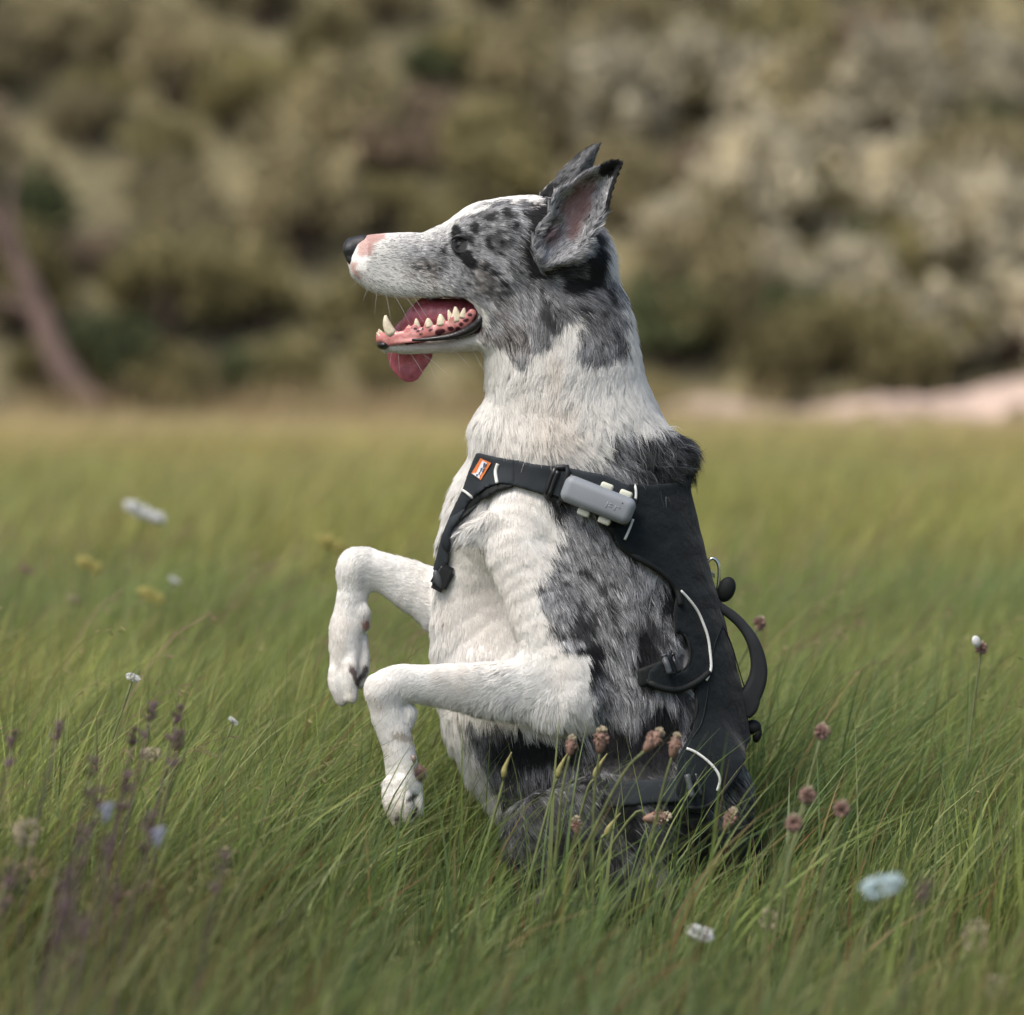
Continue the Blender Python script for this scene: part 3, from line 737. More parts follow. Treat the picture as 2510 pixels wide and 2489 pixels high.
def coat(p, N=None, rs=None):
    """coat colour at world points: white and cream fur with blue merle patches; returns linear rgb"""
    XY = proj(p)
    w = np.stack([fbm(p, .016, 31, 3) - .5, fbm(p, .016, 47, 3) - .5], 1) * 34
    w += np.stack([fbm(p, .004, 131, 2) - .5, fbm(p, .004, 147, 2) - .5], 1) * 16
    Q = XY + w
    r = np.zeros(len(p)) if rs is None else rs
    stain = sstep(.52, .72, fbm(p, .05, 61, 2)) * .14
    stain = np.maximum(stain, np.exp(-blob(Q, 1350, 1030, 75, 85) ** 2) * .42)
    stain = np.maximum(stain, np.exp(-blob(Q, 1190, 1500, 90, 140) ** 2) * .35)
    stain = np.maximum(stain, np.exp(-blob(Q, 1360, 910, 30, 90) ** 2) * .35)
    limb = (XY[:, 1] > 1330) & (XY[:, 0] < 1260)
    stain = np.maximum(stain, limb * sstep(.45, .75, fbm(p, .022, 63, 3)) * .26)
    stain = np.maximum(stain, sstep(1915, 2010, XY[:, 1]) * (XY[:, 0] < 1060) * (.35 + .5 * fbm(p, .006, 64, 2)))
    col = C_WHITE + (C_CREAM - C_WHITE) * stain[:, None]
    # merle mask
    hs = poly_sdf(Q[:, 0], Q[:, 1], HEADM); m = np.where(XY[:, 0] < 1100, 1 - sstep(-55, 42, hs), 1 - sstep(-7, 6, hs))
    blaze = sstep(13, 5, np.abs(p[:, 1]) * 2500 + (fbm(p, .01, 9) - .5) * 10) * (XY[:, 0] < 1340) * (XY[:, 1] < 640)
    m = m * (1 - blaze)
    f = 1 - sstep(-16, 16, poly_sdf(Q[:, 0], Q[:, 1], FLANKM))
    leg = (XY[:, 0] < 1440) & (XY[:, 1] > 1590) & (XY[:, 1] < 1785) & (p[:, 1] < -.058)
    f = np.where(leg, f * 0, f)
    ru = 1 - sstep(-22, 18, poly_sdf(Q[:, 0], Q[:, 1], RUFFM))
    ru2 = np.maximum(ru, (XY[:, 0] > 1480) * (XY[:, 1] > 1050) * 1.0 * (p[:, 2] > 0) * (XY[:, 1] < 1230))
    mm = np.clip(np.maximum(np.maximum(m, f), ru2), 0, 1)
    if rs is not None: mm = (mm > np.random.default_rng(5).random(len(mm))) * 1.0 * .85 + mm * .15
    # merle tone
    t = fbm(p, .022, 11, 3) + (fbm(p, .006, 12, 2) - .5) * .55
    face = (XY[:, 1] < 900) & (XY[:, 0] < 1310)
    dark = sstep(.58, .66, t) * np.where(face, .6, .8)
    g = .21 + .24 * fbm(p, .012, 21, 2)
    g = np.where(face, g + .05, g)
    g = g + np.clip((1010 - XY[:, 0]) / 160, 0, 1) * face * .28 + np.clip((XY[:, 1] - 700) / 90, 0, 1) * (XY[:, 0] < 1170) * face * .12
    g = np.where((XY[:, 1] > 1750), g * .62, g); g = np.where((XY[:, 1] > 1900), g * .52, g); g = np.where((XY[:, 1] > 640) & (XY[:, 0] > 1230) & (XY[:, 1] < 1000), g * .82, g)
    g = np.where((XY[:, 0] > 1550) & (XY[:, 1] > 1060) & (XY[:, 1] < 1215), .105, g)
    for (x, y, rx, ry, a) in BLACKS: dark = np.maximum(dark, sstep(1.12, .78, blob(Q, x, y, rx, ry, a)) * .97)
    for (x, y), (rx, ry) in zip(FACEB, FACER): dark = np.maximum(dark, sstep(1.2, .5, blob(XY + w * .8, x, y, rx * .5, ry * .5, .3)) * .93 * (face | (XY[:, 0] < 1460) & (XY[:, 1] < 700)))
    # black rim of the near ear, dark far ear
    e = poly_sdf(XY[:, 0], XY[:, 1], EARN)
    inear = (e < 6) & (p[:, 1] < -.03)
    rim = inear & (XY[:, 0] > 1462 + (XY[:, 1] - 400) * -.05) & (e > -13 - 24 * (XY[:, 1] < 440)) & (XY[:, 0] - 1500 > -(540 - XY[:, 1]) * .05 - 30) & (XY[:, 1] < 530)
    g = np.where(inear, .34 + .20 * fbm(p, .006, 77, 2), g); dark = np.where(inear, dark * .15, dark); dark = np.where(rim, .95, dark)
    farE = (p[:, 1] > .02) & (XY[:, 1] < 500) & (XY[:, 0] > 1320)
    g = np.where(farE, .14, g)
    gc = np.stack([g * .97, g * .985, g * 1.03], 1)
    # strand level salt and pepper
    gc = gc * (1 + .75 * r[:, None]) if rs is not None else gc
    brown = sstep(.45, .75, fbm(p, .03, 91, 2)) * face * .5
    gc = gc * (1 + brown[:, None] * np.array((.12, -.02, -.16)))
    mc = gc * (1 - dark[:, None]) + C_BLACK * dark[:, None]
    if rs is not None:
        flip = (r > np.where(face, .66, np.where(XY[:, 1] > 1780, .93, .8))) & (dark < .6); mc = np.where(flip[:, None], mc + .30, mc)
        flip = (r < -.55) & (dark < .6); mc = np.where(flip[:, None], mc * .25, mc)
    col = col * (1 - mm[:, None]) + mc * mm[:, None]
    if rs is not None:
        fk = (np.random.default_rng(6).random(len(mm)) < .12) & (XY[:, 0] < 1120) & (XY[:, 1] < 735) & (XY[:, 1] > 575) & (mm < .5); col = np.where(fk[:, None], col * .12, col)
    # inner ear pink
    pk = np.clip(1.25 - blob(Q, 1415, 505, 34, 74, .45), 0, 1) * inear
    pk = np.maximum(pk, np.clip(1.2 - blob(Q, 1400, 565, 20, 36, .5), 0, 1) * inear)
    pk = np.maximum(pk, np.clip(1.1 - blob(Q, 1345, 585, 26, 36, -.5), 0, 1) * inear * .6)
    col = col + (np.array((.36, .19, .175)) - col) * np.clip(pk * 1.1, 0, .75)[:, None]
    # pink bridge behind the nose, lips, dark pads, shade painted into the creases between the toes
    pinkm = 1 - sstep(-5, 5, poly_sdf(Q[:, 0] - w[:, 0] * .5, XY[:, 1] + w[:, 1] * .3, z1((200, 522), (345, 532), (325, 560), (280, 590), (255, 650), (235, 670), (200, 655))))
    pinkm = np.maximum(pinkm, 1 - sstep(-4, 5, poly_sdf(XY[:, 0], XY[:, 1], z1((165, 690), (205, 690), (192, 725), (205, 765), (188, 750), (172, 725)))))
    pinkm = np.maximum(pinkm, (1 - sstep(6, 18, np.abs(poly_sdf(XY[:, 0], XY[:, 1], MOUTH)))) * (XY[:, 1] > 722) * (XY[:, 1] < 845) * (XY[:, 0] > 930) * (XY[:, 0] < 1190) * .0)
    col = col + (C_PINK - col) * np.clip(pinkm, 0, 1)[:, None]
    jaw = np.clip(1.3 - blob(XY, 1060, 848, 90, 14), 0, 1) * .35 * (XY[:, 1] > 820)
    col = col + (np.array((.5, .36, .30)) - col) * jaw[:, None]
    for (x, y, rx, ry, a, cc) in ((1027, 1890, 13, 24, -.2, (.16, .075, .06)), (1010, 1952, 20, 7, -.7, (.05, .035, .03)), (1012, 1990, 16, 7, -.8, (.05, .035, .03)), (975, 2006, 10, 10, 0, (.10, .07, .055)),
                                  (868, 1655, 6, 28, -.45, (.10, .06, .06)), (888, 1652, 8, 22, .5, (.07, .05, .05)), (897, 1523, 10, 12, 0, (.36, .16, .13)), (998, 1800, 40, 10, .2, (.5, .45, .38))):
        q = sstep(1.3, .8, blob(Q * .4 + XY * .6, x, y, rx, ry, a)) * ((XY[:, 1] > 1480))
        col = col + (np.array(cc) - col) * q[:, None] * .9
    lining = (poly_sdf(XY[:, 0], XY[:, 1], MOUTH) < 6) & (np.abs(p[:, 1]) < .03) & (XY[:, 0] > 985)
    col = np.where(lining[:, None], np.array((.12, .025, .03)), col)
    return np.clip(col, .004, .9)

M_SKIN = mat('dog_skin', attr='Col', rough=.75, noise=(900, .25, 3))
bz = W(1500, 2230, 0)
dog = empty('dog', (float(bz[0]), 0, 0), 'white and blue merle dog sitting up with both front paws raised and mouth open', 'dog')
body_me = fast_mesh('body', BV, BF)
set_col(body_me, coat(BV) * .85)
body = link('body', body_me, M_SKIN, dog)
bvh = BVHTree.FromPolygons([tuple(v) for v in BV], [tuple(int(i) for i in f) for f in BF])
def hit(X, Y, tree=None, off=0.0, far=False):
    """first surface seen from the photograph's viewpoint through a measured pixel, lifted by OFF"""
    o = Vector(CAMP); t = Vector(W(X, Y, 0.4 if far else 0)); d = (t - o).normalized()
    r = (tree or bvh).ray_cast(o, d)
    if r[0] is None: return None
    return np.array(r[0]) + np.array(r[1]) * off
def on_body(pts, off=.002, tree=None, m=6, d0=0.0):
    P = catmull(pts, m); out = []; last = None
    for X, Y in P:
        q = hit(X, Y, tree, off)
        if q is None: q = W(X, Y, last[1] if last is not None else d0)
        out.append(q); last = q
    return np.array(out)

# mouth parts --------------------------------------------------------
M_GUM = mat('gum', (.62, .20, .20), rough=.16, sss=.2, attr='Col', bump=(260, .35, .002))
M_TONGUE = mat('tongue', (.38, .10, .13), rough=.2, sss=.15, noise=(160, .25, 4), bump=(700, .5, .001))
M_TOOTH = mat('tooth_enamel', (.66, .58, .43), rough=.25, noise=(300, .15, 3))
M_LIP = mat('dark_lip', (.014, .012, .013), rough=.3, bump=(300, .4, .002))
def small_grid(lo_px, hi_px, y0, y1, h=.0011):
    return Grid((W(lo_px[0], 0)[0], y0, W(0, hi_px[1])[2]), (W(hi_px[0], 0)[0], y1, W(0, lo_px[1])[2]), h)
g = small_grid((920, 740), (1200, 870), -.05, .035)
gum_n = [(936, 830, 0, 14, .9), (944, 830, -.008, 14, .8), (975, 828, -.013, 15, .6), (1015, 821, -.016, 15, .5), (1060, 813, -.019, 14, .5), (1100, 803, -.022, 14, .5), (1138, 790, -.025, 14, .5), (1158, 768, -.027, 11, .5)]
g.chain(gum_n, k=.004)
g.chain([(a, b, -c, d, e) for a, b, c, d, e in gum_n], k=.004)
for a in ((958, 815, -.011, 13), (1002, 806, -.015, 8), (1020, 801, -.0165, 9), (1050, 797, -.0185, 10), (1082, 791, -.021, 11), (1112, 783, -.0235, 13)): g.chain([(*a, .6)], k=.003)
g.chain([(950, 842, -.010, 8, .8), (985, 838, -.0165, 5, .8), (1030, 835, -.019, 4, .8)], k=.002)
V, F = g.mesh(); V = smooth_mesh(V, F, 2); N_ = vnormals(V, F)
if (N_ * (V - V.mean(0))).sum() < 0: F = F[:, ::-1]
me = fast_mesh('gum', V, F)
xy = proj(V); c = np.tile(np.array((.52, .20, .19)), (len(V), 1))
dk = np.zeros(len(V))
for x, y, r in ((1018, 806, 4), (1025, 812, 4), (1035, 808, 4), (1032, 820, 4), (1056, 809, 5), (1075, 815, 9), (1085, 812, 7), (1105, 806, 7), (1130, 796, 6), (1142, 786, 7), (1152, 772, 6), (1010, 803, 3), (1122, 808, 8)):
    dk = np.maximum(dk, sstep(1.3, .8, blob(xy + (np.stack([fbm(V, .003, 3), fbm(V, .003, 4)], 1) - .5) * 6, x, y, r, r * .8)))
hl = sstep(.5, .7, fbm(V, .006, 8))
c = c + (np.array((.72, .36, .34)) - c) * hl[:, None] * .7
c = c + (np.array((.05, .012, .02)) - c) * dk[:, None]
set_col(me, c); gum = link('gum', me, M_GUM, dog)
def tooth(tip, base, r, d, flat=.6, bend=0):
    T = W(tip[0], tip[1], d); B = W(base[0], base[1], d); P = []; R = []
    for i in range(7):
        t = i / 6
        P.append(B * (1 - t) + T * t + np.array([bend * math.sin(math.pi * t), 0, 0])); R.append(r * 1.0 * MPP * (1 - t ** 2.1 * .80))
    V, F = tube(P, R, 8); V[:, 1] = d + (V[:, 1] - d) * flat
    link('tooth', pymesh('tooth', V, F), M_TOOTH, gum)
for s_ in (-1, 1):
    tooth((945, 773), (962, 822), 14, s_ * .012, .7, -.0018)
    tooth((1002, 797), (1004, 812), 5, s_ * .015)
    tooth((1020, 781), (1023, 806), 9, s_ * .0165)
    tooth((1049, 780), (1052, 803), 12, s_ * .0185)
    tooth((1079, 770), (1083, 798), 13, s_ * .021)
    tooth((1099, 760), (1108, 792), 9, s_ * .0235)
    tooth((1116, 752), (1120, 790), 13, s_ * .024)
    tooth((1138, 755), (1134, 780), 9, s_ * .026)
for i, (a, b) in enumerate(((925, 816), (930, 808), (928, 812))):
    tooth((a - 2, b - 1), (a + 12, b + 16), 5, -.007 + i * .005, .8)
    tooth((a - 2, b - 1), (a + 12, b + 16), 5, .007 - i * .005, .8) if i < 2 else None
# tongue, claws
M_CLAW = mat('claw', (.20, .16, .13), rough=.35)
for X, Y, d, dx, dy in ((972, 2018, -.100, .1, 1), (1002, 2010, -.105, .15, 1), (1026, 1996, -.092, .2, 1), (836, 1712, .054, .1, 1), (862, 1706, .048, .1, 1), (882, 1672, .058, .1, 1), (1014, 1862, -.104, .3, 1)):
    P = W([X - 2, X + 3 * dx, X + 9 * dx - 1], [Y - 10, Y + 2, Y + 11], [d, d - .001, d]); V, F = tube(P, [.0030, .0024, .0006], 8); link('claw', pymesh('claw', V, F), M_CLAW, dog)
g = small_grid((930, 715), (1200, 950), -.035, .045, .0012)
g.chain([(1150, 775, .001, 40, .9), (1090, 775, .002, 42, .85), (1040, 778, .006, 40, .7), (1006, 800, .014, 22, .8)], k=.006)
g.chain([(1052, 742, .008, 20, .8), (1026, 765, .012, 18, .8), (1003, 792, .016, 16, .9), (996, 820, .024, 20, .6)], k=.006)
g.chain([(998, 815, .026, 32, .35), (1000, 850, .029, 50, .15), (998, 880, .030, 46, .14), (1000, 905, .029, 30, .15)], k=.004)
g.chain([(1020, 862, .029, 32, .16), (1038, 868, .029, 24, .16), (1024, 892, .028, 22, .18)], k=.004)
g.chain([(1008, 915, .028, 16, .25)], k=.006)
g.chain([(1085, 762, -.034, 30, .9), (1045, 795, -.03, 16, .9)], k=.006, sub=True)
V, F = g.mesh(); V = smooth_mesh(V, F, 3); N_ = vnormals(V, F)
if (N_ * (V - V.mean(0))).sum() < 0: F = F[:, ::-1]
tongue = link('tongue', fast_mesh('tongue', V, F), M_TONGUE, dog)
# dark lip band round the mouth corner
lipP = [(1048, 736), (1085, 728), (1130, 731), (1158, 744), (1172, 766), (1172, 786), (1158, 803), (1130, 818), (1095, 827), (1050, 832), (1010, 834)]
P = on_body([(x + 3 * (x > 1150), y) for x, y in lipP], .0, m=4)
R = np.interp(np.linspace(0, 1, len(P)), [0, .25, .45, .6, .75, 1], [2.5, 4, 8, 13, 9, 3]) * MPP
yy = np.interp(np.linspace(0, 1, len(P)), [0, .3, .5, .7, 1], [-.0165, -.022, -.034, -.026, -.019]); P = W(*proj(P).T, yy)
V, F = tube(P, R, 8); link('lip', pymesh('lip', V, F), M_LIP, dog)
V, F = ellipsoid(W(942, 846, -.002), (.0075, .012, .0048), 14, 10); link('lip', pymesh('lip', V, F), M_LIP, dog)
# nose leather
g = small_grid((825, 565), (920, 690), -.03, .03, .0011)
g.chain([(868, 609, 0, 28, .95), (890, 601, 0, 25, .95)], k=.004)
g.chain([(858, 614, -.007, 17, .8), (866, 638, -.007, 15, .8), (884, 634, -.009, 14, .7)], k=.004); g.chain([(858, 614, .007, 17, .8), (866, 638, .007, 15, .8), (884, 634, .009, 14, .7)], k=.004)
g.chain([(864, 645, 0, 12, .9), (876, 678, 0, 9, .8)], k=.004)
g.chain([(853, 628, -.0135, 7, .8), (872, 632, -.0150, 4.5, .8)], k=.003, sub=True); g.chain([(852, 624, .0125, 6.5, .8)], k=.003, sub=True)
g.chain([(838, 640, 0, 4, .4), (838, 620, 0, 5, .4)], k=.003, sub=True)
V, F = g.mesh(); V = smooth_mesh(V, F, 2); N_ = vnormals(V, F)
if (N_ * (V - V.mean(0))).sum() < 0: F = F[:, ::-1]
M_NOSE = mat('nose_leather', (.016, .016, .019), rough=.38, bump=(900, .6, .0012))
link('nose', fast_mesh('nose', V, F), M_NOSE, dog)
# eyes with dark lids
M_EYE = mat('eye', (.012, .008, .006), rough=.04, spec=.8); M_LID = mat('eyelid', (.012, .011, .012), rough=.5)
for s_ in (-1, 1):
    q = hit(1128, 600); dd = q[1] * (1 if s_ < 0 else -1)
    c = W(1129, 601, dd - s_ * .0068)
    V, F = ellipsoid(c, (.0072, .0072, .0072), 20, 14); e = link('eye', pymesh('eye', V, F), M_EYE, dog)
    for pts, r in (([(1106, 590), (1116, 581), (1130, 580), (1143, 588), (1152, 602)], 5), ([(1106, 590), (1110, 606), (1122, 619), (1138, 617), (1152, 602)], 4.5)):
        P = catmull(pts, 4); n = len(P); bul = np.sin(np.linspace(0, math.pi, n)) * .0022
        V, F = tube(W(P[:, 0], P[:, 1], dd + s_ * (bul - .0002)), r * MPP * (.35 + .65 * np.sin(np.linspace(0, math.pi, n))), 7)
        link('eyelid', pymesh('eyelid', V, F), M_LID, e)

# ------------------------------------------------------------------ fur
PANEL = [(1167, 1120), (1216, 1130), (1302, 1136), (1400, 1147), (1480, 1163), (1552, 1191), (1600, 1192), (1665, 1187), (1800, 1180), (1950, 1500), (1950, 1830), (1840, 1830), (1814, 1885), (1770, 1943), (1734, 1976), (1705, 1980), (1628, 1955),
         (1500, 1965), (1490, 1905), (1660, 1895), (1657, 1848), (1675, 1819), (1697, 1782), (1705, 1738), (1705, 1684), (1665, 1692), (1620, 1688), (1590, 1668), (1596, 1640), (1630, 1600), (1652, 1560), (1655, 1498), (1660, 1445), (1621, 1403), (1570, 1372), (1518, 1338), (1494, 1290),
         (1420, 1240), (1340, 1215), (1255, 1191), (1225, 1187), (1190, 1198), (1150, 1235), (1128, 1273), (1110, 1300), (1100, 1380), (1085, 1427), (1058, 1405), (1080, 1320), (1103, 1264), (1133, 1202), (1147, 1170)]
# X, Y, depth, dir x, dir y(down), length mm, lift, wave
GUIDE = np.array([
    (910, 590, 0, 1, -.05, 3, .1, 0), (950, 640, -.02, 1, .1, 6, .14, 0), (900, 690, -.01, .9, .5, 5, .3, 0), (1000, 700, -.02, 1, .35, 7, .18, 0), (1050, 620, -.02, 1, .12, 8, .18, 0), (1110, 540, -.01, .9, -.35, 5, .2, 0),
    (1100, 680, -.03, .95, .4, 7, .2, 0), (1180, 700, -.04, .9, .5, 9, .25, 0), (1180, 630, -.04, .95, .35, 8, .25, 0), (1200, 540, -.03, .95, -.1, 8, .25, 0), (1250, 490, 0, 1, -.05, 6, .2, 0), (1290, 560, -.04, .85, .5, 11, .3, 0),
    (1260, 660, -.05, .8, .6, 12, .3, 0), (1290, 740, -.05, .5, .85, 14, .3, .3), (1230, 780, -.04, .8, .6, 11, .3, 0), (1240, 840, -.03, .35, .9, 14, .35, .2), (1330, 800, -.05, -.05, 1, 17, .35, .5), (1310, 870, -.05, -.15, 1, 18, .4, .5), (1000, 858, -.01, .9, .3, 5, .3, 0), (1120, 850, -.02, .9, .35, 7, .35, 0),
    (1430, 420, -.05, .5, -.85, 6, .12, 0), (1380, 520, -.05, .35, -.9, 9, .2, 0), (1340, 620, -.05, .4, -.6, 9, .3, .3), (1440, 560, -.05, .7, -.5, 10, .25, .2), (1430, 620, -.05, .8, .2, 9, .3, .2), (1500, 470, -.05, .3, -.9, 5, .1, 0), (1420, 400, .04, .6, -.8, 6, .12, 0), (1380, 460, .04, .7, -.6, 7, .15, 0),
    (1480, 590, 0, .75, .5, 20, .7, .2), (1510, 640, -.02, .6, .8, 20, .5, .2), (1430, 720, -.06, .75, .25, 18, .3, .5), (1500, 760, -.05, .55, .75, 20, .3, .5), (1530, 850, -.04, -.1, 1, 22, .3, .7), (1450, 880, -.06, -.2, 1, 22, .35, .7), (1580, 860, 0, .15, 1, 16, .2, .2), (1600, 980, 0, .15, 1, 20, .25, .3),
    (1400, 980, -.07, -.1, 1, 24, .35, .8), (1320, 960, -.07, .1, 1, 24, .35, .7), (1220, 900, -.04, 0, 1, 18, .35, .4), (1190, 980, -.02, 0, 1, 16, .25, .4), (1180, 1060, -.02, .1, 1, 20, .35, .5), (1260, 1060, -.05, .35, .9, 24, .4, .8), (1350, 1080, -.07, .5, .8, 26, .4, .6), (1440, 1090, -.07, .8, .6, 26, .4, .5), (1520, 1080, -.06, .8, .6, 26, .45, .5), (1500, 1010, -.06, .2, 1, 24, .35, .8),
    (1600, 1100, -.03, .3, .8, 22, .9, 1.2), (1670, 1110, 0, .7, .45, 24, 1.1, 1), (1670, 1150, -.03, .7, .45, 24, 1.0, 1), (1580, 1140, -.05, .3, .6, 22, .9, 1.2), (1600, 1040, 0, .2, 1, 16, .2, .2),
    (1110, 1180, 0, -.3, 1, 16, .35, .1), (1075, 1300, 0, -.2, 1, 16, .35, .1), (1150, 1300, -.05, -.6, .6, 12, .5, .1), (1060, 1550, 0, 0, 1, 16, .35, .1), (1130, 1450, -.04, 0, 1, 5, .1, 0), (1190, 1480, -.03, 0, 1, 5, .1, 0), (1110, 1360, -.03, 0, 1, 7, .1, 0), (1170, 1580, -.04, .1, 1, 10, .15, .2),
    (1260, 1260, -.06, .2, 1, 8, .15, .1), (1230, 1370, -.06, .1, 1, 9, .15, .1), (1330, 1450, -.07, .35, .93, 9, .15, .1), (1380, 1330, -.06, .5, .85, 16, .25, .2), (1450, 1450, -.07, .5, .85, 20, .3, .3), (1530, 1550, -.07, .4, .9, 22, .3, .4), (1600, 1450, -.06, .2, 1, 24, .35, .9), (1460, 1650, -.07, .45, .9, 22, .3, .3), (1550, 1760, -.07, .1, 1, 26, .35, .4), (1380, 1600, -.08, .4, .9, 9, .15, 0),
    (1430, 1700, -.09, .3, .9, 7, .2, 0), (1400, 1775, -.08, .4, .95, 20, .55, .3), (1300, 1780, -.08, .5, .9, 20, .6, .3), (1190, 1768, -.08, .5, .9, 15, .5, .2), (1090, 1738, -.08, .5, .9, 9, .3, .1), (1455, 1745, -.07, .5, .9, 16, .4, .2), (1300, 1690, -.1, -.9, .25, 9, .1, 0), (1150, 1680, -.1, -.95, .1, 8, .09, 0), (1050, 1670, -.1, -1, .1, 7, .09, 0), (940, 1680, -.09, -.5, .8, 7, .1, 0),
    (960, 1780, -.09, .1, 1, 7, .1, 0), (1000, 1740, -.09, .3, .9, 7, .3, 0), (990, 1870, -.09, .1, 1, 7, .1, 0), (990, 1980, -.09, .1, 1, 3, .15, 0), (975, 2000, -.1, .1, 1, 3, .15, 0),
    (1050, 1450, .05, -.9, -.4, 8, .09, 0), (940, 1400, .05, -.9, -.3, 8, .09, 0), (860, 1400, .06, -.3, .9, 7, .09, 0), (860, 1550, .06, 0, 1, 7, .09, 0), (850, 1670, .06, .1, 1, 3, .12, 0),
    (1120, 1850, -.02, .3, .95, 22, .35, .2), (1250, 1880, -.05, .2, .95, 22, .3, .2), (1400, 1880, -.07, .2, 1, 22, .3, .2), (1350, 2020, -.1, .5, .8, 18, .3, .2), (1500, 2020, -.1, .7, .6, 20, .3, .3), (1650, 2020, -.08, .8, .5, 22, .35, .3), (1800, 1930, -.04, .7, .7, 26, .4, .2), (1850, 2050, 0, .3, .95, 24, .4, .2), (1500, 2200, -.1, -.8, .3, 8, .2, 0), (1750, 1950, -.05, .7, .7, 26, .4, .3),
    (1880, 1500, 0, 0, 1, 8, .1, 0)])
GP = W(GUIDE[:, 0], GUIDE[:, 1], GUIDE[:, 2])
GD = np.stack([GUIDE[:, 3], np.zeros(len(GUIDE)), -GUIDE[:, 4]], 1); GD /= np.linalg.norm(GD, axis=1, keepdims=True)
def guide(p):
    q = p.copy(); far = q[:, 1] > 0
    fl = far & ~((q[:, 0] < W(1056, 0)[0]) & (q[:, 2] < W(0, 1340)[2])) & ~((proj(q)[:, 1] < 520) & (q[:, 1] > .03))
    q[fl, 1] *= -1                                   # the two flanks are combed alike
    A = np.zeros((len(p), 3)); S = np.zeros((len(p), 3)); T = np.zeros(len(p))
    for i in range(len(GP)):
        d = (q - GP[i]); w = 1 / ((d[:, 0] ** 2 + 1.6 * d[:, 1] ** 2 + d[:, 2] ** 2) + 3e-5) ** 2
        A += w[:, None] * GD[i]; S += w[:, None] * GUIDE[i, 5:8]; T += w
    A /= np.linalg.norm(A, axis=1, keepdims=True) + 1e-9
    return A, S / T[:, None]
tri = np.vstack([BF[:, [0, 1, 2]], BF[:, [0, 2, 3]]])
TA = np.linalg.norm(np.cross(BV[tri[:, 1]] - BV[tri[:, 0]], BV[tri[:, 2]] - BV[tri[:, 0]]), axis=1) / 2
TC = BV[tri].mean(1); TN = BN[tri].mean(1)
txy = proj(TC)
wt = TA.copy()
wt *= np.where(TC[:, 1] > .03, .22, 1.0) * np.where(TN[:, 1] > .6, .5, 1)
wt *= np.where(txy[:, 1] < 900, 2.4, 1.0)                       # short dense hair on the head
wt *= np.where((txy[:, 1] > 1340) & (TC[:, 1] < -.06) & (txy[:, 0] < 1440), 1.5, 1.0)
wt *= np.where((txy[:, 1] > 1340) & (TC[:, 1] > .04) & (txy[:, 0] < 1060), 3.5, 1.0)
wt[(poly_sdf(txy[:, 0], txy[:, 1], PANEL) < -12) & (txy[:, 1] > 1120)] *= .05
wt[(TC[:, 2] < .02)] *= .2
bare = (poly_sdf(txy[:, 0], txy[:, 1], MOUTH) < 4) & (np.abs(TC[:, 1]) < .03)
bare |= (txy[:, 0] < 897) & (txy[:, 1] < 660)
bare |= blob(txy, 1129, 601, 19, 15) < 1
wt[bare] = 0
cs = np.cumsum(wt); cs /= cs[-1]
NP_ = 5
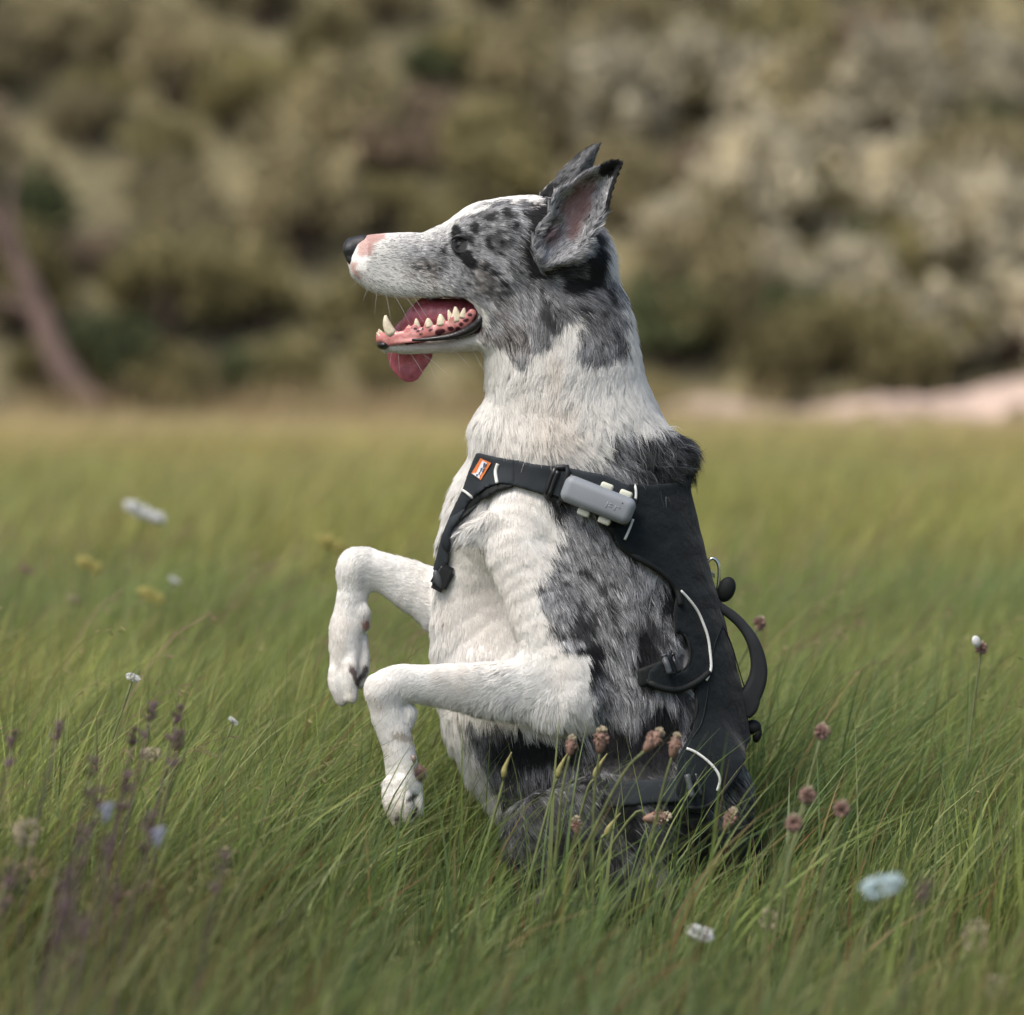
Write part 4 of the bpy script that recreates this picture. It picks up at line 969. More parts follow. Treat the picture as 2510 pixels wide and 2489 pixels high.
def strands(NCL, PER, lmin, lmax, seed):
    r_ = np.random.default_rng(seed)
    ti = np.minimum(np.searchsorted(cs, r_.random(NCL)), len(tri) - 1)
    u = r_.random((NCL, 2)); fl = u.sum(1) > 1; u[fl] = 1 - u[fl]
    a, b, c = BV[tri[ti, 0]], BV[tri[ti, 1]], BV[tri[ti, 2]]
    CP = a + (b - a) * u[:, :1] + (c - a) * u[:, 1:]
    CN = TN[ti] / np.linalg.norm(TN[ti], axis=1, keepdims=True)
    D0, S0 = guide(CP); S0 = S0.copy(); S0[:, 0] = np.where(S0[:, 0] > 11, 11 + (S0[:, 0] - 11) * .62, S0[:, 0])
    edge = S0[:, 0] + (fbm(CP, .01, 301, 2) - .5) * 4
    k_ = (edge >= lmin) & (edge < lmax); CP, CN, D0, S0 = CP[k_], CN[k_], D0[k_], S0[k_]; NCL = len(CP)
    cxy = proj(CP)
    jit = np.stack([fbm(CP, .015, 71) - .5, fbm(CP, .015, 72) - .5, fbm(CP, .015, 73) - .5], 1) * np.where((cxy[:, 1:] < 1210) & (cxy[:, 1:] > 860), 2.3, 1.2) * np.clip(S0[:, :1] / 20 - .2, .05, 1.0) * (.5 + S0[:, 2:3])
    jit += r_.normal(0, 1, (NCL, 3)) * np.clip(S0[:, :1] / 200, .03, .12) * (1.6 if PER == 1 else 1)
    D0 = D0 + jit
    D0 -= CN * (D0 * CN).sum(1, keepdims=True); D0 /= np.linalg.norm(D0, axis=1, keepdims=True) + 1e-9
    B0 = np.cross(CN, D0)
    L0 = S0[:, 0] * .001 * r_.uniform(.7, 1.15, NCL)
    rad = np.clip(L0 * .30, .0012, .0042) * (0 if PER == 1 else 1)
    i_ = np.repeat(np.arange(NCL), PER); n = len(i_)
    rr = np.sqrt(r_.random(n)) * 1.15; th = r_.random(n) * 2 * math.pi
    off = (D0[i_] * np.cos(th)[:, None] + B0[i_] * np.sin(th)[:, None]) * (rr * rad[i_])[:, None]
    L = L0[i_] * r_.uniform(.75, 1.12, n)
    strayr = r_.random(n) < .03
    L = np.where(strayr, L * 1.25, L)
    inpan = (poly_sdf(cxy[:, 0], cxy[:, 1], PANEL) < 0)[i_]; L = np.where(inpan, L * .3, L)
    clump = np.where(strayr, .1, np.clip(S0[i_, 0] / 32, .05, .6))[:, None]
    lift = (S0[i_, 1] * r_.uniform(.5, 1.3, n))[:, None]
    root = CP[i_] + off - CN[i_] * np.clip(L * .05, .0001, .0010)[:, None]
    PT = np.zeros((n, NP_, 3))
    ph = r_.random(NCL)[i_] * 6.28 + r_.normal(0, .3, n)
    wv = S0[i_, 2]
    for k in range(NP_):
        s = k / (NP_ - 1)
        dirv = D0[i_] * (s * .98) + CN[i_] * (lift * (s * 1.1 - .62 * s * s) + .10 * s)
        dirv[:, 2] -= .16 * s * s * np.clip(L / .025, 0, 1)
        wob = (np.sin(s * 4.2 + ph) - np.sin(ph)) * wv * .10
        PT[:, k] = root + dirv * L[:, None] + B0[i_] * (wob * L)[:, None] - off * clump * s ** 1.2
    cl = r_.normal(0, .28, NCL)[i_] if PER > 1 else (fbm(CP, .0035, 77, 1) - .5) * .9
    rs = np.clip(r_.normal(0, .42, n) + cl, -1, 1)
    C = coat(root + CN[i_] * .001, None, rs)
    C = C * (1 + r_.normal(0, .06, n))[:, None]
    rad_ = np.where(cxy[i_, 1] < 760, .00017, .00021) * r_.uniform(.8, 1.25, n)
    return PT, C, CN[i_], rad_
S1 = strands(30000, 16, 9.5, 99, 11)
S2 = strands(560000, 1, -9, 9.5, 12)
PT, C, SN_, RAD_ = [np.concatenate(q) for q in zip(S1, S2)]
n = len(PT)
# whiskers
wh = []
for X, Y, dx, dy, l in ((905, 700, -.3, .8, 22), (925, 712, -.1, .9, 26), (945, 720, .2, .9, 30), (965, 726, .5, .8, 34), (990, 728, .6, .7, 38), (1010, 728, .6, .8, 32), (960, 860, -.1, 1, 16), (975, 862, .1, 1, 20), (1000, 864, .6, .8, 34), (1020, 862, .8, .5, 40),
                        (1150, 850, .5, .8, 50), (1170, 850, .45, .9, 44), (1100, 852, .7, .6, 30), (880, 690, -.6, .6, 12), (1035, 866, .5, .9, 30), (1105, 512, -.2, -1, 20), (1112, 508, .1, -1, 18)):
    q = hit(X, Y - 5)
    if q is None: continue
    d = np.array([dx, -.35, -dy]); wh.append([q + d * l * .001 * s + np.array([.0, 0, -.004 * l / 30 * s * s]) for s in np.linspace(0, 1, NP_)])
wh = np.array(wh)
ALL = np.vstack([PT, wh]); C = np.vstack([C, np.full((len(wh), 3), .42)])
SN = np.vstack([SN_, np.tile([0, -.3, .95], (len(wh), 1))])
nA = len(ALL)
hc = bpy.data.hair_curves.new('fur'); hc.add_curves([NP_] * nA)
hc.attributes['position'].data.foreach_set('vector', ALL.astype(np.float32).ravel())
ra = hc.attributes.get('radius') or hc.attributes.new('radius', 'FLOAT', 'POINT')
prof = np.array([1.0, 1.0, .85, .55, .12])
rb = np.concatenate([RAD_, np.full(len(wh), .00012)])
ra.data.foreach_set('value', (rb[:, None] * prof).astype(np.float32).ravel())
ca = hc.attributes.new('hcol', 'FLOAT_VECTOR', 'CURVE'); ca.data.foreach_set('vector', C.astype(np.float32).ravel())
sa = hc.attributes.new('snor', 'FLOAT_VECTOR', 'CURVE'); sa.data.foreach_set('vector', SN.astype(np.float32).ravel())
M_FUR = bpy.data.materials.new('fur_hair'); M_FUR.use_nodes = True
nt = M_FUR.node_tree; b = nt.nodes['Principled BSDF']; b.inputs['Roughness'].default_value = .55; b.inputs['Specular IOR Level'].default_value = .22
at = nt.nodes.new('ShaderNodeAttribute'); at.attribute_name = 'hcol'
an = nt.nodes.new('ShaderNodeAttribute'); an.attribute_name = 'snor'
ge = nt.nodes.new('ShaderNodeNewGeometry')
mxn = nt.nodes.new('ShaderNodeMix'); mxn.data_type = 'VECTOR'; mxn.inputs[0].default_value = .22
nt.links.new(an.outputs['Vector'], mxn.inputs[4]); nt.links.new(ge.outputs['Normal'], mxn.inputs[5])
nrm = nt.nodes.new('ShaderNodeVectorMath'); nrm.operation = 'NORMALIZE'; nt.links.new(mxn.outputs[1], nrm.inputs[0])
nt.links.new(nrm.outputs[0], b.inputs['Normal'])
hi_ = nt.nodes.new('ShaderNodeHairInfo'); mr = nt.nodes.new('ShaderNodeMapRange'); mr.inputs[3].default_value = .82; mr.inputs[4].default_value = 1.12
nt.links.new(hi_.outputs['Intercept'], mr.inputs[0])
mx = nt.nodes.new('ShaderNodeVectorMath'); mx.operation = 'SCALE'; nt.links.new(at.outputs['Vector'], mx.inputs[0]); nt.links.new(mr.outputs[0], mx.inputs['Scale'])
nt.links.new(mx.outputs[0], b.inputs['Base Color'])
tb_ = nt.nodes.new('ShaderNodeBsdfTranslucent'); ms_ = nt.nodes.new('ShaderNodeMixShader'); ms_.inputs[0].default_value = .22
nt.links.new(mx.outputs[0], tb_.inputs[0]); nt.links.new(b.outputs[0], ms_.inputs[1]); nt.links.new(tb_.outputs[0], ms_.inputs[2])
nt.links.new(ms_.outputs[0], nt.nodes['Material Output'].inputs[0])
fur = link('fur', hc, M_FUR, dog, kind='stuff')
# ------------------------------------------------------------------ harness worn by the dog
import bmesh
M_PANEL = mat('navy_black_fabric', (.0045, .008, .0105), rough=.9, noise=(45, .35, 5), bump=(55, .55, .006), spec=.25, sheen=.1)
M_WEB = mat('grey_webbing', (.022, .027, .032), rough=.8, noise=(60, .15, 4), bump=(1800, .5, .0006), spec=.3)
M_BIND = mat('black_binding', (.007, .009, .009), rough=.7, bump=(1200, .4, .0006), spec=.3)
M_PIPE = mat('reflective_piping', (.62, .63, .60), rough=.4)
M_PLAST = mat('black_plastic', (.012, .013, .015), rough=.35)
M_GPL = mat('grey_plastic', (.060, .066, .074), rough=.5)
M_STEEL = mat('steel', (.62, .66, .62), rough=.22, metal=1)
M_TRK = mat('tracker_shell', (.205, .225, .250), rough=.55, noise=(30, .05, 3), bump=(2500, .12, .0004))
M_LUG = mat('cream_plastic', (.55, .56, .47), rough=.45)
hb = W(1740, 1450, 0)
harness = empty('dog_harness', (float(hb[0]), 0, float(hb[2])), 'navy black padded dog harness with grey chest strap, white piping and back handle', 'dog harness')
xz = np.meshgrid(G.ax[0], G.ax[2], indexing='ij')
PXZ = proj(np.stack([xz[0].ravel(), np.full(xz[0].size, -.055), xz[1].ravel()], 1))
PXZ0 = proj(np.stack([xz[0].ravel(), np.full(xz[0].size, 0.0), xz[1].ravel()], 1))
def shell(name, poly, a, b, m, parent=None, ymax=None, holes=(), d0=False, ymin=None):
    q = PXZ0 if d0 else PXZ
    s = poly_sdf(q[:, 0], q[:, 1], poly).reshape(xz[0].shape) * MPP
    for h_ in holes: s = np.maximum(s, -poly_sdf(q[:, 0], q[:, 1], h_).reshape(xz[0].shape) * MPP)
    mid, t = (a + b) / 2, (b - a) / 2
    S = np.abs(BODYF - mid) - t
    P = s[:, None, :] + 0 * BODYF[:, :1, :]
    k = .002; P = np.broadcast_to(P, S.shape)
    h = np.maximum(k - np.abs(S - P), 0) / k
    D = np.maximum(S, P) + h * h * k / 4
    if ymax is not None: D = np.maximum(D, G.ax[1][None, :, None] - ymax)
    if ymin is not None: D = np.maximum(D, ymin - G.ax[1][None, :, None])
    V, F = G.mesh(D.astype(np.float32))
    V = smooth_mesh(V, F, 4)
    n_ = vnormals(V, F)
    if ((V[F].mean(1) - V.mean(0)) * n_[F[:, 0]]).sum() < 0: F = F[:, ::-1]
    o = link(name, fast_mesh(name, V, F), m, parent or harness)
    return o, BVHTree.FromPolygons([tuple(v) for v in V], [tuple(int(i) for i in f) for f in F])
BACK = [(1540, 1186), (1600, 1190), (1665, 1185), (1800, 1120), (1980, 1400), (1980, 1830), (1840, 1832), (1814, 1885), (1770, 1943), (1734, 1976), (1705, 1982), (1668, 1970), (1650, 1930), (1655, 1880),
        (1657, 1848), (1675, 1819), (1697, 1782), (1705, 1738), (1707, 1684), (1665, 1692), (1620, 1688), (1583, 1668), (1590, 1640), (1640, 1600), (1652, 1560), (1650, 1500), (1660, 1445), (1621, 1403), (1570, 1372), (1518, 1338), (1490, 1286), (1512, 1250), (1530, 1215)]
HOLE1 = [(1660, 1545), (1682, 1560), (1690, 1600), (1680, 1640), (1655, 1650), (1645, 1610), (1650, 1570)]
back, tb = shell('back_panel', BACK, .0015, .0100, M_PANEL, holes=[HOLE1])
CHESTP = [(1167, 1112), (1216, 1122), (1262, 1128), (1262, 1190), (1225, 1187), (1190, 1198), (1150, 1235), (1128, 1273), (1108, 1300), (1100, 1380), (1085, 1427), (1058, 1405), (1080, 1320), (1103, 1264), (1133, 1202), (1147, 1160)]
cst, tc_ = shell('chest_strap', CHESTP, .0020, .0095, M_WEB, ymax=-.003)
SHP = [(1258, 1126), (1302, 1136), (1400, 1147), (1480, 1163), (1545, 1190), (1540, 1230), (1512, 1290), (1500, 1282), (1420, 1240), (1340, 1215), (1258, 1191)]
sst, ts_ = shell('shoulder_strap', SHP, .0020, .0092, M_WEB, ymax=0); shell('shoulder_strap', SHP, .0020, .0092, M_WEB, ymin=0)
PADP = [(1262, 1186), (1256, 1196), (1215, 1207), (1180, 1230), (1150, 1262), (1128, 1276), (1112, 1296), (1118, 1262), (1150, 1226), (1190, 1192), (1225, 1180)]
pad, _ = shell('strap_padding', PADP, .0005, .0075, M_BIND, ymax=-.003)
BELP = [(1560, 1636), (1600, 1622), (1650, 1606), (1650, 1655), (1590, 1676), (1560, 1682)]
bel, _ = shell('belly_strap', BELP, -.0010, .0050, M_BIND, ymax=0)
BEL2 = [(1485, 1902), (1560, 1900), (1668, 1895), (1668, 1955), (1560, 1958), (1485, 1966)]
be2, tb2 = shell('belly_strap', BEL2, .0020, .0085, M_WEB, ymax=0); shell('belly_strap', BEL2, .0020, .0085, M_WEB, ymin=0)
class Multi:
    def __init__(s, *t): s.t = t
    def ray_cast(s, o, d):
        best = (None, None, None, None)
        for t in s.t:
            r = t.ray_cast(o, d)
            if r[0] is not None and (best[3] is None or r[3] < best[3]): best = r
        return best
HT = Multi(tb, tc_, ts_, tb2, bvh)
def strip(name, pts, r, m, off=.001, parent=None, flat=None, tree=None, mm=5):
    P = on_body(pts, off, tree or HT, m=mm)
    for _ in range(2): P[1:-1] = (P[:-2] + 2 * P[1:-1] + P[2:]) / 4
    V, F = tube(P, r * MPP, 8, flat=flat)
    return link(name, pymesh(name, V, F), m, parent or harness)
for pts, r, o in (([(1496, 1290), (1518, 1337), (1570, 1372), (1621, 1403), (1658, 1443), (1668, 1485)], 8, .000), ([(1584, 1668), (1620, 1687), (1665, 1691), (1709, 1672), (1738, 1648)], 8, .0),
                  ([(1706, 1690), (1708, 1738), (1698, 1782), (1676, 1819), (1658, 1848)], 5, .0), ([(1660, 1975), (1705, 1982), (1740, 1974), (1775, 1942), (1816, 1885)], 6, -.001)):
    strip('edge_binding', pts, r, M_BIND, o, back)
strip('edge_binding', [(1652, 1546), (1682, 1560), (1692, 1602), (1682, 1640), (1650, 1652)], 4, M_BIND, 0, back)
strip('edge_binding', [(1256, 1192), (1215, 1202), (1178, 1226), (1150, 1256), (1126, 1277), (1110, 1300)], 4, M_BIND, .0, cst)
PIPES = [(z3((698, 238), (708, 290), (705, 345)), 3.4, back), (z3((688, 475), (660, 550), (632, 612)), 3.4, back),
         (z3((1008, 955), (1060, 1010), (1120, 1090), (1160, 1180), (1190, 1270), (1205, 1380), (1210, 1480), (1176, 1556)), 3.6, back),
         (zF((500, 1465), (560, 1490), (630, 1540), (690, 1600), (725, 1670), (705, 1750)), 3.6, back),
         (zE((468, 222), (446, 290), (450, 350), (460, 405)), 4.6, cst), (zE((130, 470), (180, 503), (240, 556)), 3.6, cst)]
for pts, r, par in PIPES: strip('piping', pts, r, M_PIPE, .0006, par)
# stitched seam lines on the back panel
for pts in (zF((740, 640), (690, 760), (660, 920), (640, 1100), (600, 1300), (530, 1400)), zF((745, 650), (800, 760), (850, 930), (900, 1100), (920, 1240))):
    strip('seam', pts, 1.6, M_BIND, .0002, back)
# orange and white woven label
def patch(name, quad, m, off, parent, tree=HT, nu=5, nv=7):
    (ax_, ay), (bx, by), (cx, cy), (dx, dy) = quad; V = []; F = []
    for i in range(nu + 1):
        for j in range(nv + 1):
            u, v = i / nu, j / nv
            X = (ax_ * (1 - u) + bx * u) * (1 - v) + (dx * (1 - u) + cx * u) * v
            Y = (ay * (1 - u) + by * u) * (1 - v) + (dy * (1 - u) + cy * u) * v
            q = hit(X, Y, tree); V.append(q if q is not None else W(X, Y, -.05))
    V = np.array(V); ctr = V.mean(0); A = np.hstack([V[:, [0, 2]], np.ones((len(V), 1))]); k = np.linalg.lstsq(A, V[:, 1], rcond=None)[0]
    V[:, 1] = .5 * V[:, 1] + .5 * (A @ k)
    T = V + np.array([0, -off, .0]); Bk = V + np.array([0, .0015, 0]); n = len(V)
    for i in range(nu):
        for j in range(nv):
            a = i * (nv + 1) + j; F.append((a, a + 1, a + nv + 2, a + nv + 1)); F.append((n + a, n + a + nv + 1, n + a + nv + 2, n + a + 1))
    ring = [i * (nv + 1) for i in range(nu + 1)] + [nu * (nv + 1) + j for j in range(1, nv + 1)] + [i * (nv + 1) + nv for i in range(nu - 1, -1, -1)] + [j for j in range(nv - 1, 0, -1)]
    for i in range(len(ring)): a, b = ring[i], ring[(i + 1) % len(ring)]; F.append((a, b, n + b, n + a))
    return link(name, pymesh(name, np.vstack([T, Bk]), F, False), m, parent)
M_OR = mat('orange_weave', (.62, .17, .045), rough=.7, noise=(900, .2, 3)); M_WH = mat('white_weave', (.66, .68, .72), rough=.7, noise=(900, .15, 3)); M_BL = mat('blue_print', (.07, .10, .17), rough=.7)
lb = patch('woven_label', zE((300, 168), (400, 214), (302, 376), (214, 312)), M_OR, .0016, cst)
patch('logo', zE((318, 190), (362, 214), (300, 330), (248, 330)), M_WH, .0022, lb)
patch('logo', zE((238, 306), (296, 322), (290, 362), (222, 314)), M_WH, .0023, lb)
for c_ in (((330, 215), (345, 210), (338, 250), (322, 262)), ((303, 262), (318, 256), (308, 290), (296, 292)), ((322, 270), (338, 262), (326, 296), (314, 300)), ((285, 300), (298, 296), (290, 322), (280, 322)), ((262, 318), (276, 318), (270, 340), (258, 334)), ((348, 222), (358, 222), (350, 246), (342, 246))):
    patch('logo_mark', zE(*c_), M_BL, .0028, lb, nu=1, nv=1)
# slider buckle at the front of the shoulder strap
P = on_body(zE((1020, 262), (1075, 268), (1128, 284), (1098, 420), (1062, 566), (990, 560), (930, 530), (960, 400), (1012, 266)), .004, HT, m=3)
V, F = tube(P, 7 * MPP, 7); bk = link('buckle', pymesh('buckle', V, F), M_PLAST, sst)
P = on_body(zE((1040, 285), (1000, 400), (958, 520)), .005, HT, m=4); V, F = tube(P, 6 * MPP, 7); link('buckle_bar', pymesh('buckle_bar', V, F), M_PLAST, bk)
patch('buckle_web', zE((1048, 290), (1120, 296), (1060, 535), (980, 510)), M_WEB, .0045, bk)
# grey sliders of the belly straps
for a_, b_, r in (((1622, 1604), (1637, 1652), 8), ((1680, 1902), (1693, 1956), 8)):
    P = on_body([a_, ((a_[0] + b_[0]) / 2, (a_[1] + b_[1]) / 2), b_], .006, HT, m=4)
    V, F = tube(P, r * MPP, 8); s1 = link('slider', pymesh('slider', V, F), M_GPL, harness)
    P = P + np.array([.0085, .001, .001]); V, F = tube(P, (r - 3) * MPP, 7); link('slider_frame', pymesh('slider_frame', V, F), M_PLAST, s1)
# black buckle low on the chest strap
q = hit(1082, 1416, HT); q = q if q is not None else W(1065, 1438, -.02)
bm = bmesh.new(); bmesh.ops.create_cube(bm, size=1); bmesh.ops.bevel(bm, geom=bm.edges[:], offset=.18, segments=3, affect='EDGES')
Mx = Matrix.Translation(Vector(q) + Vector((.001, -.004, 0))) @ Matrix.Rotation(math.radians(-62), 4, 'Y') @ Matrix.Diagonal((.056 * .48, .014, .0175, 1)); bmesh.ops.transform(bm, matrix=Mx, verts=bm.verts)
me = bpy.data.meshes.new('buckle'); bm.to_mesh(me); bm.free(); b2 = link('buckle', me, M_PLAST, cst)
V, F = ellipsoid(np.array(q) + np.array([-.0035, -.010, -.001]), (.004, .003, .0095), 12, 8, ax=(-.3, 0, 1)); link('buckle_button', pymesh('buckle_button', V, F), M_GPL, b2)
# steel ring, black leather tab, handle, toggle
yb = 0.0
P = W(*np.array(catmull(zF((640, 215), (665, 192), (695, 198), (716, 240), (718, 320), (708, 395), (694, 425), (676, 380), (655, 300), (640, 240), (640, 215)), 4)).T, yb)
V, F = tube(P, 4.2 * MPP, 8); rg = link('ring', pymesh('ring', V, F), M_STEEL, harness)
for i in range(3):
    a = zF((636 + i * 4, 280 - i * 8), (690, 318 - i * 10)); P = W([a[0][0], a[1][0]], [a[0][1], a[1][1]], yb - .003); V, F = tube(P, 1.6 * MPP, 6); link('ring_coil', pymesh('ring_coil', V, F), M_STEEL, rg)
V, F = ellipsoid(W(*zF((766, 398))[0], yb), (.0090, .0065, .0130), 20, 12, ax=(.38, 0, 1)); link('leather_tab', pymesh('leather_tab', V, F), M_BIND, harness)
HP = zF((690, 470), (725, 515), (800, 568), (868, 632), (928, 715), (968, 810), (985, 905), (980, 985), (955, 1060), (925, 1120), (915, 1180), (880, 1230))
P = catmull(HP, 5); Pw = W(P[:, 0], P[:, 1], yb - .004)
Rr = np.interp(np.linspace(0, 1, len(P)), [0, .3, .6, .85, 1], [.8, 1, 1.55, 1.9, 1.4])
V, F = tube(Pw, Rr, 12, flat=(.0105, .0053), side=(0, 1, 0)); V[:, 1] = yb - .004 + np.clip(V[:, 1] - yb + .004, -.012, .012)
hd = link('handle', pymesh('handle', V, F), M_WEB2 if 'M_WEB2' in globals() else mat('handle_webbing', (.016, .018, .021), rough=.75, noise=(50, .2, 4), bump=(1600, .5, .0006), spec=.35), harness)
V, F = join([ellipsoid(W(*zF((945, 1322))[0], yb - .004), (.0085, .008, .0075), 14, 9), ellipsoid(W(*zF((975, 1370))[0], yb - .004), (.0045, .006, .0085), 12, 8, ax=(.2, 0, 1))]); link('toggle', pymesh('toggle', V, F), M_BIND, harness)

# ------------------------------------------------------------------ tracker clipped to the strap
ctr = hit(*zE((1415, 560))[0], HT)
tp = ctr + np.array([0, -.010, 0])
tracker = empty('gps_tracker', tuple(float(v) for v in tp), 'grey rounded tracking device clipped on the shoulder strap of the harness', 'tracker')
rot = Matrix.Rotation(math.radians(21.3), 4, 'Y') @ Matrix.Rotation(math.radians(-6), 4, 'Z')
def rbox(name, c, dim, bev, m, seg=5, parent=tracker):
    bm = bmesh.new(); bmesh.ops.create_cube(bm, size=1); bmesh.ops.scale(bm, vec=dim, verts=bm.verts)
    bmesh.ops.bevel(bm, geom=bm.edges[:], offset=bev, segments=seg, profile=.5, affect='EDGES')
    bmesh.ops.transform(bm, matrix=Matrix.Translation(tp) @ rot @ Matrix.Translation(c), verts=bm.verts)
    me = bpy.data.meshes.new(name); bm.to_mesh(me); bm.free(); me.polygons.foreach_set('use_smooth', [True] * len(me.polygons))
    return link(name, me, m, parent)
sh = rbox('shell', (0, -.003, 0), (.0725, .017, .0268), .0082, M_TRK, 6)
rbox('mount', (-.0005, .007, 0), (.070, .010, .0285), .003, M_PLAST, 3)
for x, z in ((.0030, .0150), (.0225, .0150), (-.0090, -.0165), (.0125, -.0165)): rbox('lug', (x, .001, z), (.0125, .008, .0068), .0022, M_LUG, 3)
rbox('led_hole', (.0235, -.0113, .0060), (.0014, .001, .0014), .0005, M_PLAST, 2, sh)
for x, z, w_, h_ in ((.010, -.0010, .0012, .0062), (.0135, .0012, .0042, .0010), (.0135, -.0012, .0034, .0010), (.0185, -.0010, .0012, .0052), (.0215, .0010, .0040, .0010)):
    rbox('logo', (x, -.0114, z), (w_, .0008, h_), .0002, M_TRK, 1, sh)
# ------------------------------------------------------------------ wild flowers and buds in the meadow
def fm(n, c, r=.6, t=0): return mat(n, c, rough=r, noise=(150, .3, 4), transl=t)
M_ST = fm('flower_stalk', (.11, .125, .045)); M_STP = fm('purple_stalk', (.075, .045, .055))
M_BUD = fm('pink_brown_bud', (.20, .120, .090)); M_CRM = fm('cream_floret', (.40, .34, .24), t=.2); M_YB = fm('yellow_green_bud', (.30, .27, .10), t=.2)
M_PUR = fm('dark_purple_calyx', (.085, .045, .060)); M_BLU = fm('pale_blue_petal', (.25, .27, .36), t=.3); M_WF = fm('white_petal', (.72, .73, .72), t=.3)
M_PKF = fm('pink_floret', (.27, .17, .14), t=.2); M_YF = fm('yellow_petal', (.50, .44, .14), t=.3); M_BWF = fm('bluish_white_petal', (.55, .68, .70), t=.3)
def petals(c, n, r, rad, ax, seed, up=.2, sq=(.4, .18, 1)):
    rr = np.random.default_rng(seed); out = []
    for i in range(n):
        d = rr.normal(0, 1, 3); d /= np.linalg.norm(d); d = d + np.array(ax) * up; d /= np.linalg.norm(d)
        out.append(ellipsoid(c + d * rad * .75, (r * sq[0], r * sq[1], r * sq[2]), 6, 4, ax=d))
    return join(out)
def stalk(e, P, r, m):
    P = catmull(P, 5); V, F = tube(P, np.linspace(r * 1.3, r * .8, len(P)), 6); return link('stalk', pymesh('stalk', V, F), m, e)
def foot(X, Y, d, lean):
    p = W(X, Y, d); return np.array([p[0] - lean * p[2], d + random.uniform(-.03, .03), -.01])
sd = [0]
def bud(X, Y, d, lean, label, group, kind='bud', r=.0050, mid=None, name=None, cat=None):
    sd[0] += 1; H = W(X, Y, d); B = foot(X, Y, d, lean)
    M_ = (H + B) / 2 + np.array([-.12 * (H[0] - B[0]), 0, .05 * H[2]]) if mid is None else W(mid[0], mid[1], d)
    e = empty(name or {'bud': 'flower_bud', 'clover': 'clover', 'yellow': 'unopened_flower', 'white': 'white_flower', 'sage': 'sage_flower', 'far': 'meadow_flower'}[kind], tuple(float(v) for v in B), label, cat or ('flower bud' if kind in ('bud', 'yellow') else 'flower'), group)
    T = H - M_; T /= np.linalg.norm(T)
    if kind == 'bud':
        r = r * random.uniform(.85, 1.15)
        stalk(e, [B, M_, H - T * r * 1.5], .0013, M_ST)
        V, F = join([ellipsoid(H - T * r * .6, (r * .8, r * .8, r * random.uniform(1.6, 2.3)), 12, 9, ax=T), petals(H - T * r * .2, 60, r * .5, r * .98, -T, sd[0], .3, (.4, .22, 1))]); link('calyx', pymesh('calyx', V, F), M_BUD, e)
        V, F = petals(H + T * r * .8, 34, r * .42, r * .62, T, sd[0] + 50, .5, (.45, .3, 1)); link('floret', pymesh('floret', V, F), M_CRM, e, kind='stuff')
    elif kind == 'yellow':
        stalk(e, [B, M_, H - T * r * 4], .0013, M_ST)
        P = [H - T * r * 4.2, H - T * r * 2.6 + np.array([-.001, 0, 0]), H - T * r * 1.2, H + T * r * .6 + np.array([.002, 0, 0])]
        P = catmull(P, 4); V, F = tube(P, np.interp(np.linspace(0, 1, len(P)), [0, .2, .5, 1], [.35, .62, .42, .1]) * r, 8); link('bud', pymesh('bud', V, F), M_YB, e)
    elif kind == 'clover':
        stalk(e, [B, M_, H], .0015, M_ST); V, F = petals(H, 90, r * .5, r * .8, T, sd[0], .3); link('flower_head', pymesh('flower_head', V, F), M_PKF, e)
        V, F = petals(H + T * r * .5, 14, r * .4, r * .6, T, sd[0] + 9, .8); link('floret', pymesh('floret', V, F), M_CRM, e, kind='stuff')
    elif kind == 'sage':
        stalk(e, [B, M_, H], .0009, M_STP); out = []
        rr = np.random.default_rng(sd[0])
        for i in range(rr.integers(3, 5)):
            c = H - T * ((.0055 if i < 3 else .0085) * i - .006)
            for j in range(4):
                a = rr.uniform(0, 6.28); dd = np.array([math.cos(a), math.sin(a), .9]); dd /= np.linalg.norm(dd); out.append(ellipsoid(c + dd * .0035, (.0014, .0014, .0040 * (1 + .12 * i)), 6, 4, ax=dd))
        V, F = join(out); link('calyx', pymesh('calyx', V, F), M_PUR, e)
    return e, H, T
GB = 'pinkish brown flower buds in front of the dog'
bud(1401, 1822, -.32, .10, 'pinkish brown bud under the dog\'s elbow, furthest left of the four upright ones', GB, mid=(1372, 1990))
bud(1474, 1808, -.30, .03, 'slender reddish bud straight under the dog\'s elbow, second of the four upright ones', GB, r=.0058, mid=(1455, 1990))
bud(1606, 1808, -.36, .55, 'largest pinkish bud, on a stalk leaning right across the dog\'s black flank', GB, r=.0066, mid=(1500, 1945))
bud(1656, 1820, -.33, .22, 'pinkish bud just left of the lower white piping of the harness', GB, r=.0060, mid=(1612, 1990))
bud(1618, 2004, -.18, .9, 'reddish bud bent over sideways below the belly buckle of the harness', GB, r=.0060, mid=(1540, 2012))
bud(1792, 2002, -.28, .45, 'blurred brownish bud leaning right over the dog\'s haunch', GB, r=.0055, mid=(1730, 2140))
bud(1414, 2020, -.26, -.1, 'cream topped bud low in the grass over the dog\'s thigh', GB, r=.0052, mid=(1428, 2140))
GY = 'yellow green unopened buds in front of the dog'
for X, Y, lab, md in ((1247, 1852, 'thin yellow bud in front of the white belly, furthest left of the four', (1222, 1960)), (1385, 1852, 'yellow bud crossing the stalk of the leftmost pinkish bud', (1345, 1975)),
                      (1480, 1855, 'yellow bud in front of the black flank, beside the slender reddish bud', (1430, 1970)), (1512, 2000, 'lowest yellow bud, over the dog\'s thigh', (1470, 2075))):
    bud(X, Y, -.20, .3, lab, GY, 'yellow', r=.0052, mid=md)
GS = 'dark purple sage flowers at lower left'
